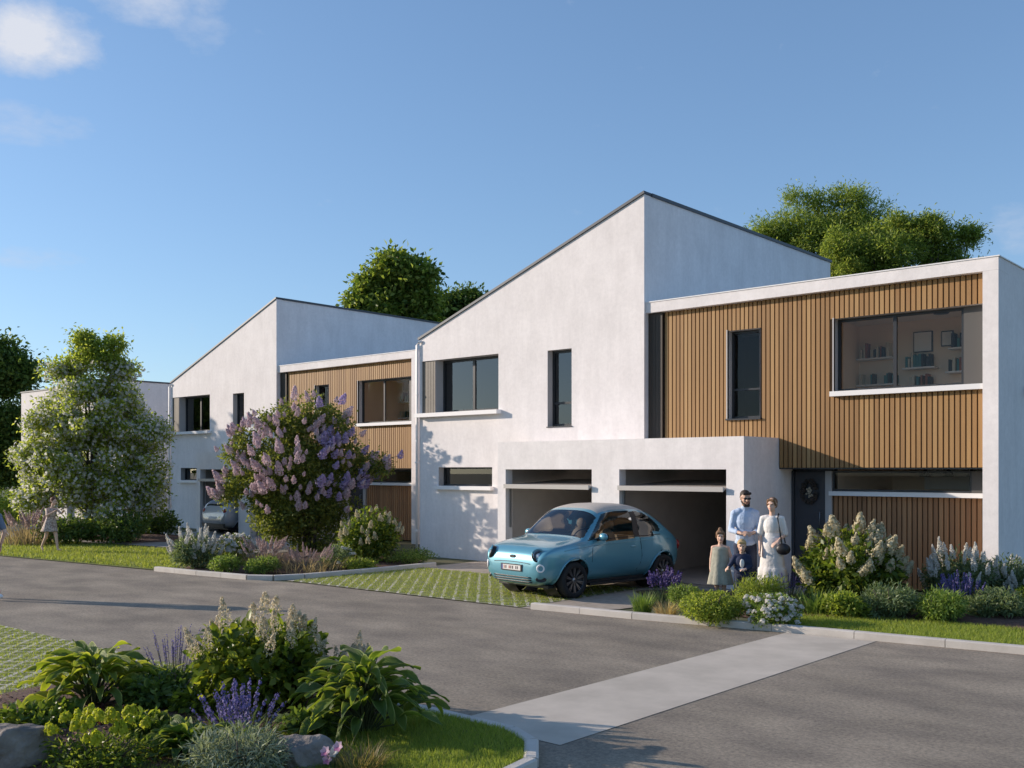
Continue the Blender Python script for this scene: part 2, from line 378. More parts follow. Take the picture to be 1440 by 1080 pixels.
    rv = MB(); reveal(rv, 10.68, 13.236, 3.55, 4.86, .185, .25, 0, 'ltb')
    rv.box(10.655, 10.68, .185, .24, 3.53, 4.88)
    rv.build('window_reveal', M_reveal, H)
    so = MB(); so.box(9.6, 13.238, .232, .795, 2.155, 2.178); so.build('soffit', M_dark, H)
    w = window(H, 8.54, 9.21, 3.14, 4.83, .36, hbars=(3.70,), fw=.04, glass=M_clear); s = MB(); s.box(8.5, 9.25, .15, .42, 3.10, 3.128); s.build('sill', M_dark, w)
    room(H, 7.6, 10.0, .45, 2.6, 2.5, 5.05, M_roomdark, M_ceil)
    w = window(H, 10.69, 12.86, 3.56, 4.85, .36, bars=(11.71,), fw=.04, glass=M_clear); s = MB(); s.box(10.64, 13.236, .09, .44, 3.46, 3.548); s.build('sill', M_sill, w)
    gp = MB(); gp.box(12.862, 13.236, .34, .44, 3.552, 4.858); gp.build('spandrel_panel', M_gpanel, H)
    R1 = room(H, 10.2, 13.2, .45, 2.5, 3.0, 5.02, M_room, M_ceil)
    sh = MB(); cols = []
    for (xa, xb, z) in ((10.25, 10.95, 4.34), (10.25, 11.0, 3.82), (11.15, 11.75, 4.10), (11.2, 11.7, 3.72), (11.95, 13.1, 3.98), (12.0, 12.7, 4.42)):
        sh.box(xa, xb, 2.22, 2.498, z-.03, z)
        x = xa+.04
        while x < xb-.06:
            wv = rnd.uniform(.025, .06); hh = rnd.uniform(.16, .30)
            if rnd.random() < .8: sh.box(x, x+wv, 2.28, 2.46, z, z+hh, rnd.randrange(1, 5))
            x += wv+rnd.choice((.004, .004, .03))
    sh.build('book_shelf', [M_sill, mat('book_teal', (.05,.2,.22)), mat('book_dark', (.03,.03,.04)), mat('book_red', (.3,.09,.05)), mat('book_cream', (.6,.55,.45))], R1)
    for (xa, xb, za, zb) in ((11.3, 11.62, 4.42, 4.78), (11.82, 12.0, 4.5, 4.75)):
        pc = MB(); pc.box(xa-.02, xb+.02, 2.46, 2.497, za-.02, zb+.02); pc.box(xa, xb, 2.452, 2.459, za, zb, 1); pc.build('picture', [M_dark, M_sill], R1)
    lm = MB(); lm.lathe([(.0, 5.0), (.14, 5.0), (.15, 4.97), (.12, 4.94), (0, 4.93)], Matrix.Translation((12.15, 1.4, 0))); lm.build('ceiling_lamp', M_dark, R1)
    # --- ground floor porch wall
    yb = .78
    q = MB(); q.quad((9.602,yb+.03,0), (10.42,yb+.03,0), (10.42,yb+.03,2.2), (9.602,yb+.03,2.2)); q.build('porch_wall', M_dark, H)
    d = MB(); d.box(9.66, 10.27, yb-.03, yb+.02, .03, 2.10)
    for k in range(1, 7): d.box(9.68, 10.25, yb-.034, yb-.03, k*.3-.006, k*.3+.006)
    d.box(9.61, 9.655, yb-.06, yb+.02, 0, 2.118); D = d.build('entrance_door', M_door, H)
    hd = MB(); hd.tube([(10.18,yb-.03,1.0), (10.18,yb-.09,1.0), (10.18,yb-.09,1.35), (10.18,yb-.03,1.35)], .012, 8); hd.build('handle', M_steel, D)
    jm = MB(); jm.box(10.275, 10.40, yb-.05, yb+.02, 0, 2.118); jm.build('door_jamb', M_reveal, H)
    cladding(H, 10.402, 13.238, .02, 1.66, yb-.02, [], 'timber_wall', M_wood2)
    w = window(H, 10.405, 12.86, 1.75, 2.118, yb-.01, fw=.03, bars=(), glass=M_clear); s = MB(); s.box(10.39, 13.236, yb-.16, yb+.06, 1.665, 1.745); s.build('sill', M_sill, w)
    gp = MB(); gp.box(12.862, 13.236, yb-.02, yb+.05, 1.748, 2.118); gp.build('spandrel_panel', M_gpanel, H)
    R2 = room(H, 10.45, 13.2, yb+.1, 3.6, .1, 2.4, M_room, M_ceil)
    kk = MB(); kk.box(11.2, 13.1, 3.3, 3.59, 1.75, 2.38); kk.build('kitchen_cabinet', M_sill, R2)
    for k in range(3):
        pl = MB(); xx = 11.6+k*.42
        pl.tube([(xx,2.2,2.4), (xx,2.2,2.14)], .008, 5); pl.lathe([(.02,2.15), (.11,2.02), (.105,2.015), (0,2.10)], Matrix.Translation((xx,2.2,0)), 16); pl.build('pendant_lamp', M_dark, R2)
    # rainwater pipe at the left edge
    dp = MB(); dp.tube([(-.05,-.05,0.05), (-.05,-.05,5.25), (.02,-.05,5.32), (.10,-.02,5.33)], .03, 10)
    for z in (.6, 2.3, 4.0): dp.box(-.085, -.015, -.085, -.002, z, z+.04)
    dp.build('rainwater_pipe', M_sill, H)
    return H
HX, HY = -18.22, 17.02
house = make_house((HX, HY, 0), 'large white and timber house with the teal car and the family before its garages')
house2 = copy_tree(house); house2.location = (HX-16.2, HY+2.38, 0)
house2['label'] = 'smaller looking white and timber house behind the purple lilac, a pale car in its garage'
# small wall light on the shaded side wall
wl = MB(); wl.box(XR, XR+.05, 1.55, 1.67, 3.38, 3.58); wl.tube([(XR+.04,1.61,3.5), (XR+.2,1.61,3.56)], .015, 8); wl.lathe([(.02,3.6), (.09,3.5), (.088,3.495), (0,3.57)], Matrix.Translation((XR+.22,1.61,0)), 16)
wl.build('wall_lamp', M_dark, house)
# third white house behind the flowering tree
H3 = empty('plain_house', (-48.4, 19.6, 0), 'plain white flat topped house half hidden behind the white flowering tree', 'house')
b = MB(); hh = [(1.2, 3.2, 3.4, 4.7), (7.2, 8.2, 3.2, 4.7), (4.8, 7.0, 0, 2.2)]
wall_grid(b, [0, 9.9], [0, 5.74], hh, 0)
for h in hh: reveal(b, *h, 0, .25, 1)
b.quad((9.9,0,0), (9.9,8,0), (9.9,8,5.74), (9.9,0,5.74)); b.quad((0,8,0), (0,0,0), (0,0,5.74), (0,8,5.74)); b.quad((9.9,8,0), (0,8,0), (0,8,5.74), (9.9,8,5.74))
b.build('wall', [M_render, M_reveal], H3)
r = MB(); r.quad((0,0,5.7), (9.9,0,5.7), (9.9,8,5.7), (0,8,5.7)); rf = r.build('roof', M_roofing, H3)
c = MB(); c.box(-.03, 9.93, -.03, .2, 5.742, 5.80); c.box(9.7, 9.93, .202, 8, 5.742, 5.80); c.build('coping', M_cop, rf)
for h in hh[:2]: window(H3, h[0]+.01, h[1]-.01, h[2]+.01, h[3]-.01, .2)
d = MB(); d.box(4.81, 6.99, .18, .23, 0.01, 2.19); d.build('garage_door', M_gdoor, H3)
# wreath hanging on the entrance door
wr = MB()
for k in range(26):
    t = 2*math.pi*k/26; p = Vector((.13*math.cos(t), 0, .19*math.sin(t)))
    for j in range(5): wr.ball(p+Vector((rnd.uniform(-.035,.035), rnd.uniform(-.03,.01), rnd.uniform(-.035,.035))), rnd.uniform(.015,.03), 6, 4)
wreath = wr.build('door_wreath', mat('wreath_twigs', (.03,.022,.018), .8, (.06,.045,.035), 30)); wreath.location = (HX+9.97, HY+.705, 1.73)
tag(wreath, 'oval dark twig wreath hanging on the dark entrance door', 'wreath')

cw = MB()
for k in range(30): cw.ball(Vector((rnd.gauss(0,.028), rnd.uniform(.0,.02), rnd.gauss(0,.05))), rnd.uniform(.012,.024), 6, 4)
cw.build('dried_flowers', mat('dried_flower', (.45,.38,.28), .8), wreath)
# ---------------------------------------------------------------- ground, road, kerbs, lawns
def sheet(name, pts, z, m, kind='structure'):
    mb = MB(); mb.add([(x, y, z) for x, y in pts], (tuple(range(len(pts))),)); o = mb.build(name, m); tag(o, kind=kind); return o
M_land = mat('rough_land', (.07, .085, .03), .95, (.11, .10, .05), .6, 6)
M_asph = mat('asphalt', (.225, .187, .145), .92, (.35, .292, .23), .55, 9, .35, 160, lo=.3, hi=.7)
# fine stone grains and smudges on the asphalt
n = M_asph.node_tree.nodes; l = M_asph.node_tree.links; p = n['Principled BSDF']
src = p.inputs['Base Color'].links[0].from_socket
tcx = n.new('ShaderNodeTexCoord'); vo = n.new('ShaderNodeTexNoise'); vo.inputs['Scale'].default_value = 28; vo.inputs['Detail'].default_value = 6; vo.inputs['Roughness'].default_value = .8
l.new(tcx.outputs['Object'], vo.inputs['Vector'])
rr = n.new('ShaderNodeValToRGB'); rr.color_ramp.elements[0].position = .3; rr.color_ramp.elements[1].position = .72
rr.color_ramp.elements[0].color = (.5,.5,.5,1); rr.color_ramp.elements[1].color = (1.5,1.48,1.42,1)
l.new(vo.outputs[0], rr.inputs[0]); xx = n.new('ShaderNodeMixRGB'); xx.blend_type = 'MULTIPLY'; xx.inputs[0].default_value = 1
l.new(src, xx.inputs[1]); l.new(rr.outputs[0], xx.inputs[2])
mp = n.new('ShaderNodeMapping'); mp.inputs['Scale'].default_value = (.9, 1.6, 1); mp.inputs['Rotation'].default_value = (0, 0, R(12)); l.new(tcx.outputs['Object'], mp.inputs[0])
st = n.new('ShaderNodeTexNoise'); st.inputs['Scale'].default_value = 1.1; st.inputs['Detail'].default_value = 8; l.new(mp.outputs[0], st.inputs['Vector'])
r3 = n.new('ShaderNodeValToRGB'); r3.color_ramp.elements[0].position = .35; r3.color_ramp.elements[1].position = .65
r3.color_ramp.elements[0].color = (.74,.74,.75,1); r3.color_ramp.elements[1].color = (1.1,1.1,1.08,1); l.new(st.outputs[0], r3.inputs[0])
x2 = n.new('ShaderNodeMixRGB'); x2.blend_type = 'MULTIPLY'; x2.inputs[0].default_value = 1
l.new(xx.outputs[0], x2.inputs[1]); l.new(r3.outputs[0], x2.inputs[2]); l.new(x2.outputs[0], p.inputs['Base Color'])
M_conc = mat('pale_concrete', (.47, .41, .335), .9, (.60, .525, .435), 1.5, 8, .2, 120)
M_kerb = mat('kerb_stone', (.52, .47, .41), .85, (.62, .565, .50), 3, 6, .2, 80)
M_pave = mat('drive_paving', (.34, .285, .225), .9, (.44, .37, .30), 7, 6, .3, 60)
M_path = mat('path_concrete', (.30, .275, .25), .9, (.37, .34, .31), 1.2, 6, .2, 90)
M_turf = mat('lawn_turf', (.15, .18, .03), .95, (.21, .225, .05), 1.5, 7, .8, 200)
M_soil = mat('bark_soil', (.075, .038, .026), .95, (.135, .072, .05), 14, 8, 1, 40)
sheet('ground', [(-600,-300), (600,-300), (600,900), (-600,900)], -.012, M_land)
sheet('road', [(-60,4.2), (-11.6,5.62), (-6.3,6.0), (-5.3,6.0), (-4.55,5.4), (-4.4,4.5), (-3.6,-6), (14,-6), (14,14.4), (-3.0,12.62), (-9.9,11.6), (-15.4,11.4), (-16.4,11.15), (-19.5,10.75), (-25.8,9.95), (-60,6.2)], -.004, M_asph)
sheet('crossing_band', [(-6.02,6.03), (-4.86,6.03), (-4.84,12.32), (-5.98,12.15)], 0, M_conc)
sheet('forecourt', [(-16.0,11.45), (-9.9,11.62), (-8.9,12.5), (-8.5,15.8), (-14.7,15.86), (-14.7,17.0), (-16.0,17.0)], 0, M_pave)
sheet('garage_floor', [(-14.6,15.8), (-8.7,15.8), (-8.7,21.8), (-14.6,21.8)], .004, M_pave)
sheet('far_garage_floor', [(-30.8,14.5), (-24.9,14.5), (-24.9,24), (-30.8,24)], .006, M_path)
sheet('path', [(-48,11.6), (-30.6,13.3), (-24.6,14.25), (-21.5,14.5), (-21.5,17.8), (-30.9,17.6), (-48,15)], .002, M_path)
sheet('porch_path', [(-8.5,15.8), (-7.4,15.8), (-7.4,17.85), (-8.6,17.85)], .006, M_path)
# grass pavers: concrete lattice with grass cells
def paver_mat(ang, cell, line):
    m = mat('grass_pavers', (.14, .165, .03), .95, (.21, .22, .055), 5, 6, .6, 150)
    n = m.node_tree.nodes; l = m.node_tree.links; p = n['Principled BSDF']; src = p.inputs['Base Color'].links[0].from_socket
    t = n.new('ShaderNodeTexCoord'); mp = n.new('ShaderNodeMapping'); mp.inputs['Rotation'].default_value = (0, 0, ang); l.new(t.outputs['Object'], mp.inputs[0])
    s = n.new('ShaderNodeSeparateXYZ'); l.new(mp.outputs[0], s.inputs[0]); outs = []
    wob = n.new('ShaderNodeTexNoise'); wob.inputs['Scale'].default_value = 9; wob.inputs['Detail'].default_value = 4; l.new(t.outputs['Object'], wob.inputs['Vector'])
    for k, a in enumerate('XY'):
        q = n.new('ShaderNodeMath'); q.operation = 'WRAP'; q.inputs[1].default_value = cell[k]; q.inputs[2].default_value = 0; l.new(s.outputs[a], q.inputs[0])
        th = n.new('ShaderNodeMath'); th.operation = 'MULTIPLY_ADD'; th.inputs[1].default_value = line[k]*1.2; th.inputs[2].default_value = line[k]*.4; l.new(wob.outputs[0], th.inputs[0])
        g = n.new('ShaderNodeMath'); g.operation = 'LESS_THAN'; l.new(q.outputs[0], g.inputs[0]); l.new(th.outputs[0], g.inputs[1]); outs.append(g.outputs[0])
    mm = n.new('ShaderNodeMath'); mm.operation = 'MAXIMUM'; l.new(outs[0], mm.inputs[0]); l.new(outs[1], mm.inputs[1])
    x = n.new('ShaderNodeMixRGB'); l.new(mm.outputs[0], x.inputs[0]); l.new(src, x.inputs[1]); x.inputs[2].default_value = (.56, .51, .42, 1); l.new(x.outputs[0], p.inputs['Base Color'])
    return m
PAV_A = paver_mat(R(-43), (.20, .20), (.05, .03))
sheet('grass_paver_drive', [(-15.9,11.42), (-10.15,11.62), (-10.15,14.9), (-15.9,14.9)], .005, PAV_A)
sheet('grass_paver_bay', [(-40,4.75), (-11.5,5.64), (-8.9,5.75), (-8.9,2.2), (-40,0)], .003, PAV_A)
sheet('lawn', [(-3.05,12.72), (-6.3,12.28), (-6.4,13.6), (-4.6,14.2), (9,15.2), (9,14.1)], .05, M_turf)
sheet('far_lawn', [(-19.6,10.8), (-25.8,10.0), (-60,6.3), (-60,9.5), (-30.5,13.0), (-24.5,13.9), (-19.6,14.2)], .004, M_turf)
sheet('front_lawn', [(-6.4,5.96), (-5.34,5.955), (-5.02,5.80), (-4.70,5.43), (-4.545,4.5), (-3.945,-2), (-7.5,-2), (-6.9,3.6), (-6.45,5.0)], .05, M_turf)
# soil of the planting beds, slightly mounded
def bed(name, cx, cy, rx, ry, h, rot=0):
    V = []; Fc = []; nr, na = 10, 48
    for i in range(nr+1):
        for k in range(na):
            t = 2*math.pi*k/na; r = i/nr; rr_ = (1+.06*math.sin(3*t+cx)+.04*math.sin(7*t))
            x, y = rx*r*rr_*math.cos(t), ry*r*rr_*math.sin(t); z = h*(1-r**2.5)+rng.normal()*.012*(1-r)
            V.append((cx+x*math.cos(rot)-y*math.sin(rot), cy+x*math.sin(rot)+y*math.cos(rot), z+.006))
    for i in range(nr):
        for k in range(na): Fc.append((i*na+k, i*na+(k+1)%na, (i+1)*na+(k+1)%na, (i+1)*na+k))
    o = np_mesh(name, np.array(V), np.array(Fc), M_soil, smooth=True); tag(o, kind='structure'); return o
bed('front_bed_soil', -7.75, 4.15, 2.1, 1.75, .10, .12)
bed('lilac_bed_soil', -18.9, 14.0, 2.5, 2.9, .10)
bed('side_bed_soil', -6.6, 14.6, 3.2, 1.5, .10, .08)
bed('right_bed_soil', -3.0, 15.0, 2.6, 1.3, .10, .05)
bed('tree_bed_soil', -31.5, 15.2, 5.0, 1.7, .12, .06)
# kerbs (real steps), cut into stones
def kerb(name, pts, w=.13, h=.09, label=None):
    mb = MB(); pts = [Vector((x, y, 0)) for x, y in pts]; dense = []
    for a, b in zip(pts, pts[1:]):
        L = (b-a).length; k = max(1, round(L/.95))
        dense += [(a.lerp(b, i/k), a.lerp(b, (i+1)/k)) for i in range(k)]
    for a, b in dense:
        d = (b-a).normalized(); nn = Vector((-d.y, d.x, 0))*w/2; g = d*.004; a2, b2 = a+g, b-g; c = .012
        vs = []
        for q in (a2, b2):
            vs += [q-nn+Vector((0,0,-.01)), q-nn+Vector((0,0,h-c)), q-nn*(1-c*2/w*1.6)+Vector((0,0,h)), q+nn*(1-c*2/w*1.6)+Vector((0,0,h)), q+nn+Vector((0,0,h-c)), q+nn+Vector((0,0,-.01))]
        mb.add(vs, [(i, i+1, i+7, i+6) for i in range(5)]+[(0,5,4,3,2,1), (6,7,8,9,10,11)])
    o = mb.build(name, M_kerb); return tag(o, kind='structure')
kerb('kerb_lawn', [(-9.95,11.68), (-8.2,11.87), (-6.2,12.22), (-3.0,12.66), (2,13.3), (9,14.1)])
kerb('kerb_lilac_bed', [(-19.62,10.72), (-18.2,10.86), (-16.75,11.08), (-16.3,11.35), (-16.08,11.9), (-15.95,13.2), (-15.9,15.3)])
kerb('kerb_front_bed', [(-9.2,5.80), (-6.3,6.0), (-5.32,5.99), (-4.98,5.83), (-4.66,5.45), (-4.5,4.5), (-3.9,-2)], .11, .07)
# ---------------------------------------------------------------- vegetation
def unit(a): return a/np.maximum(np.linalg.norm(a, axis=-1, keepdims=True), 1e-9)
T_LEAF = (np.array([(0,0,0),(-.5,.45,.10),(0,1,-.06),(.5,.45,.10)]), np.array([(0,3,2,1)]))
T_LEAF6 = (np.array([(0,0,0),(-.34,.22,.05),(-.46,.5,.07),(-.26,.8,.02),(0,1,-.08),(.26,.8,.02),(.46,.5,.07),(.34,.22,.05),(0,.25,0),(0,.52,.0),(0,.8,-.03)]),
           np.array([(0,8,1,1),(1,8,9,2),(2,9,10,3),(3,10,4,4),(0,7,8,8),(7,6,9,8),(6,5,10,9),(5,4,10,10)]))
T_NEEDLE = (np.array([(-.5,0,0),(.5,0,0),(.25,1,.0),(-.25,1,.0)]), np.array([(0,1,2,3)]))
def scatter(T, pos, axis, nrm, ln, wd):
    """instances of a leaf template: axis = growth direction, nrm = upper side"""
    tv, tf = T; axis = unit(axis); side = unit(np.cross(axis, nrm)); nn = np.cross(side, axis)
    ln = np.broadcast_to(ln, (len(pos),)); wd = np.broadcast_to(wd, (len(pos),))
    V = pos[:,None,:] + tv[None,:,0,None]*side[:,None,:]*wd[:,None,None] + tv[None,:,1,None]*axis[:,None,:]*ln[:,None,None] + tv[None,:,2,None]*nn[:,None,:]*ln[:,None,None]
    Fc = tf[None] + (np.arange(len(pos))*len(tv))[:,None,None]
    return V.reshape(-1,3), Fc.reshape(-1, tf.shape[1])
def clean_faces(Fc): return Fc
def sc_mesh(name, T, pos, axis, nrm, ln, wd, m, parent=None):
    if T is T_LEAF6:      # triangles at base and tip: write as triangles throughout
        V, Fc = scatter(T, pos, axis, nrm, ln, wd)
        a = Fc[:, [0,1,2]]; b = Fc[:, [0,2,3]]; ok = Fc[:,2] != Fc[:,3]
        Fc = np.concatenate([a, b[ok]])
        return np_mesh(name, V, Fc, m, parent, smooth=True)
    V, Fc = scatter(T, pos, axis, nrm, ln, wd); return np_mesh(name, V, Fc, m, parent)
def rdir(n): return unit(rng.normal(size=(n, 3)))
def blob_points(blobs, n, inner=.45):
    """points in clumpy ellipsoids (x,y,z,rx,ry,rz), denser near the skin; also outward directions"""
    B = np.array(blobs, float); w = (B[:,3]*B[:,4]*B[:,5])**(2/3); idx = rng.choice(len(B), n, p=w/w.sum())
    d = rdir(n); r = inner + (1.04-inner)*rng.random(n)**.6; r *= 1+.10*rng.normal(size=n)
    p = B[idx,:3] + d*B[idx,3:6]*r[:,None]
    return p, unit(d*B[idx,3:6])
def sub_blobs(blobs, k, size, jit=.85):
    """break blobs into smaller leaf clumps over their surface"""
    out = []
    for b in blobs:
        kk = max(6, int(k*(b[3]*b[5])/size**2))
        for d in rdir(kk):
            s = size*rnd.uniform(.6, 1.3); q = rnd.uniform(.55, 1.0)*jit
            out.append((b[0]+d[0]*b[3]*q, b[1]+d[1]*b[4]*q, b[2]+d[2]*b[5]*q, s, s, s*.8))
    return out
def foliage(name, blobs, n, ln, wd, m, parent=None, T=None, up=.6, droop=0, inner=.35, fray=0):
    p, o = blob_points(blobs, n, inner)
    ax = unit(o*.8 + rng.normal(size=(n,3))*.6 + np.array((0,0,-droop))); nr = unit(o*.5 + np.array((0,0,up)) + rng.normal(size=(n,3))*.45)
    p = p+rng.normal(size=(n,3))*fray*(rng.random((n,1))<.5)
    s = rng.uniform(.65, 1.25, n); return sc_mesh(name, T or T_LEAF, p, ax, nr, ln*s, wd*s, m, parent)
M_bark = mat('bark', (.075, .055, .04), .95, (.14, .11, .085), 9, 6, .8, 30)
M_bark2 = mat('pale_bark', (.14, .12, .10), .95, (.2, .175, .15), 9, 6, .8, 30)
M_stem = mat('green_stem', (.07, .085, .03), .8)
def trunk(parent, base, h, r0, tips, name='trunk', m=None, n=9):
    """tapered trunk with limbs reaching into the crown"""
    mb = MB(); k = 7; pts = [Vector((base[0]+.03*h*math.sin(i*1.3)*i/k, base[1]+.03*h*math.cos(i*1.7)*i/k, base[2]+h*i/(k-1))) for i in range(k)]
    mb.tube(pts, [r0*(1.25 if i == 0 else 1)*(1-.72*i/(k-1)) for i in range(k)], n)
    for t in tips:
        t = Vector(t); s = pts[rnd.randrange(2, k-1)] if t.z > pts[2].z else pts[1]
        mid = s.lerp(t, .5)+Vector((rnd.uniform(-.1,.1), rnd.uniform(-.1,.1), .08*h*rnd.random()))
        mb.tube([s, s.lerp(mid, .5)+Vector((0,0,.02*h)), mid, t], [r0*.42, r0*.32, r0*.22, r0*.06], 6)
    return mb.build(name, m or M_bark, parent)
G_dark = leaf_mat('dark_tree_leaf', [(.022,.042,.010), (.05,.080,.016), (.095,.125,.026)], .3)
G_pine = leaf_mat('pine_leaf', [(.052,.082,.018), (.115,.155,.032), (.19,.215,.055)], .38)
G_mid = leaf_mat('mid_tree_leaf', [(.035,.062,.012), (.085,.12,.022), (.16,.185,.042)], .35)
G_light = leaf_mat('pale_tree_leaf', [(.075,.105,.02), (.15,.185,.036), (.24,.26,.06)], .45)
G_pale = leaf_mat('pale_grass', [(.10,.08,.055), (.15,.12,.085), (.21,.17,.13)], .35)
G_lilac = leaf_mat('lilac_leaf', [(.035,.052,.012), (.075,.095,.022), (.14,.145,.03)], .35)
G_hyd = leaf_mat('hydrangea_leaf', [(.025,.045,.008), (.06,.09,.014), (.13,.15,.022)], .35, .38)
G_fhyd = leaf_mat('front_hydrangea_leaf', [(.028,.048,.008), (.075,.10,.014), (.155,.17,.02)], .4, .35)
G_lime = leaf_mat('lime_leaf', [(.055,.085,.014), (.115,.15,.026), (.20,.22,.045)], .4)
G_fresh = leaf_mat('fresh_leaf', [(.04,.07,.014), (.085,.13,.028), (.15,.19,.05)], .35)
G_blue = leaf_mat('blue_green_leaf', [(.04,.062,.03), (.075,.105,.05), (.12,.15,.08)], .3)
G_grey = leaf_mat('silver_leaf', [(.07,.085,.06), (.115,.135,.09), (.17,.19,.13)], .25)
G_tan = leaf_mat('tan_grass', [(.17,.12,.06), (.27,.20,.11), (.36,.28,.17)], .35)
G_brown = leaf_mat('brown_grass', [(.06,.06,.02), (.13,.10,.045), (.20,.15,.06)], .35)
P_white = leaf_mat('white_petal', [(.6,.58,.52), (.74,.72,.66), (.84,.82,.78)], .36, .7, (1,1,1))
P_cream = leaf_mat('cream_petal', [(.48,.41,.24), (.64,.57,.38), (.74,.69,.52)], .3, .7, (1,1,1))
P_ecru = leaf_mat('ecru_petal', [(.48,.39,.24), (.62,.53,.36), (.74,.66,.48)], .3, .7, (1,1,1))
P_lilac = leaf_mat('lilac_petal', [(.54,.39,.45), (.72,.56,.60), (.84,.72,.73)], .3, .7, (1,1,1))
P_mauve = leaf_mat('mauve_petal', [(.36,.27,.52), (.50,.40,.64), (.64,.54,.74)], .3, .7, (1,1,1))
P_purple = leaf_mat('lavender_petal', [(.10,.085,.25), (.17,.145,.36), (.28,.24,.47)], .25, .7, (1,1,1))
P_iris = leaf_mat('iris_petal', [(.06,.04,.15), (.11,.075,.24), (.26,.20,.38)], .25, .7, (1,1,1))
P_pink = leaf_mat('pink_petal', [(.62,.20,.40), (.75,.38,.55), (.85,.62,.70)], .3, .6, (1,1,1))
P_pinkg = leaf_mat('pink_plume', [(.44,.31,.29), (.54,.41,.38), (.64,.52,.48)], .35, .7, (1,1,1))
P_yel = leaf_mat('yellow_green_bract', [(.40,.44,.03), (.58,.60,.05), (.72,.72,.08)], .4, .6, (1,1,.6))

def panicle_mesh(name, m, L, Rr, n, petal, fat=.5, jit=.11):
    """cone of small petals along z, base at the origin"""
    h = rng.random(n)**.8; prof = Rr*np.sin(np.pi*np.clip(h*.86+.10, 0, 1))**fat*(1-h*.62)
    t = rng.random(n)*2*np.pi; r = prof*np.sqrt(rng.uniform(.35, 1, n))*(1+jit*rng.normal(size=n))*(1+jit*np.sin(t*3+h*9))
    p = np.stack([r*np.cos(t), r*np.sin(t), h*L*(1+.04*rng.normal(size=n))], 1); o = unit(np.stack([np.cos(t), np.sin(t), .5*h], 1))
    ax = unit(np.cross(o, rdir(n))); s = rng.uniform(.7, 1.3, n)
    V, Fc = scatter(T_LEAF, p-ax*petal*.5, ax, o+rdir(n)*.4, petal*s, petal*.9*s)
    o_ = np_mesh(name, V, Fc, m); me = o_.data; bpy.data.objects.remove(o_); return me
def put(me, name, parent, p, d, s=1.0):
    """one flower head (sharing mesh data) set on a plant, pointing along d"""
    o = link(name, me, parent); q = Vector(d).to_track_quat('Z', 'Y').to_euler()
    o.location = p; o.rotation_euler = q; o.scale = (s, s, s); return o
PN_lilac = [panicle_mesh('lilac_panicle', P_lilac, .32, .12, 240, .042), panicle_mesh('lilac_panicle', P_lilac, .26, .12, 210, .042)]
PN_mauve = [panicle_mesh('mauve_panicle', P_mauve, .28, .13, 220, .042)]
PN_cream = [panicle_mesh('cream_panicle', P_cream, .23, .095, 260, .034), panicle_mesh('cream_panicle', P_cream, .18, .09, 200, .034)]
PN_white = [panicle_mesh('white_panicle', P_white, .25, .045, 150, .028, .6), panicle_mesh('white_panicle', P_white, .18, .05, 120, .028, .6)]
PN_ecru = [panicle_mesh('ecru_panicle', P_ecru, .21, .062, 210, .017), panicle_mesh('ecru_panicle', P_ecru, .16, .068, 190, .017)]
PN_pink = [panicle_mesh('pink_plume', P_pinkg, .34, .05, 150, .03, .6)]
PN_umbel = [panicle_mesh('white_umbel', P_white, .035, .065, 60, .028, .3)]

def tree(name, base, label, cat, group, leaf, blobs, n, ln, wd, th, tr, clump=.6, ck=2.2, bark=None, T=None, up=.5):
    """blobs are relative to the base"""
    t = empty(name, base, label, cat, group)
    sb = sub_blobs(blobs, ck, clump)
    foliage('crown', sb, n, ln, wd, leaf, t, T, up, inner=.25, fray=clump*.45)
    trunk(t, (0,0,0), th, tr, [b[:3] for b in sb[::max(1, len(sb)//26)]], m=bark)
    return t
def shrub_from(px, py, wpx, hpx):
    p, k = at(px, py); return p, wpx*k, hpx*k
def dome(w, h, z0=.12):
    """a mound of overlapping blobs for a shrub w wide, h high"""
    bl = [(0,0,h*.48, w*.36, w*.36, h*.42)]
    for i in range(7):
        a = 2*math.pi*i/7+rnd.uniform(-.3,.3); r = w*rnd.uniform(.22,.33)
        bl.append((r*math.cos(a), r*math.sin(a), h*rnd.uniform(.3,.62), w*.2, w*.2, h*.28))
    return bl
def stems(parent, w, h, n, m=None, r=.008):
    mb = MB()
    for i in range(n):
        a = rnd.uniform(0, 2*math.pi); q = w*.36*math.sqrt(rnd.random())
        mb.tube([(.03*math.cos(a),.03*math.sin(a),0), (q*.6*math.cos(a),q*.6*math.sin(a),h*.45), (q*math.cos(a),q*math.sin(a),h*rnd.uniform(.6,.9))], [r*1.4, r, r*.5], 5)
    return mb.build('stem', m or M_bark, parent)
def shrub(name, px, py, wpx, hpx, label, cat, leaf, n, ln, wd, group=None, T=None, heads=None, nh=0, hs=1.0, up=.5, hup=.7, inner=.3, topfrac=0, flower='flower_head', d=None, zs=1.0, lift=-.03):
    p, w, h = shrub_from(px, py, wpx, hpx)
    t = empty(name, p, label, cat, group)
    bl = dome(w, h*zs); foliage('foliage', bl, n, ln, wd, leaf, t, T, up, inner=inner); stems(t, w, h*zs, 9)
    if heads:
        P, O = blob_points(bl, nh*6, .95); cnt = 0
        cam_dir = np.array((0-p.x, 0-p.y, 0)); cam_dir = cam_dir/np.linalg.norm(cam_dir)
        for a, o in zip(P, O):
            if cnt >= nh: break
            if a[2] < h*.25 or o[2] < -.25 or o.dot(cam_dir) < -.55 or a[2] < h*topfrac: continue
            # keep heads on the outside of the mound
            if any(((a[0]-b[0])/b[3])**2+((a[1]-b[1])/b[4])**2+((a[2]-b[2])/b[5])**2 < .72 for b in bl): continue
            dd = o*.55+np.array((0,0,hup))+rng.normal(size=3)*.15
            put(rnd.choice(heads), flower, t, Vector(a)+Vector(unit(dd))*lift, dd, hs*rnd.uniform(.75, 1.15)); cnt += 1
    return t
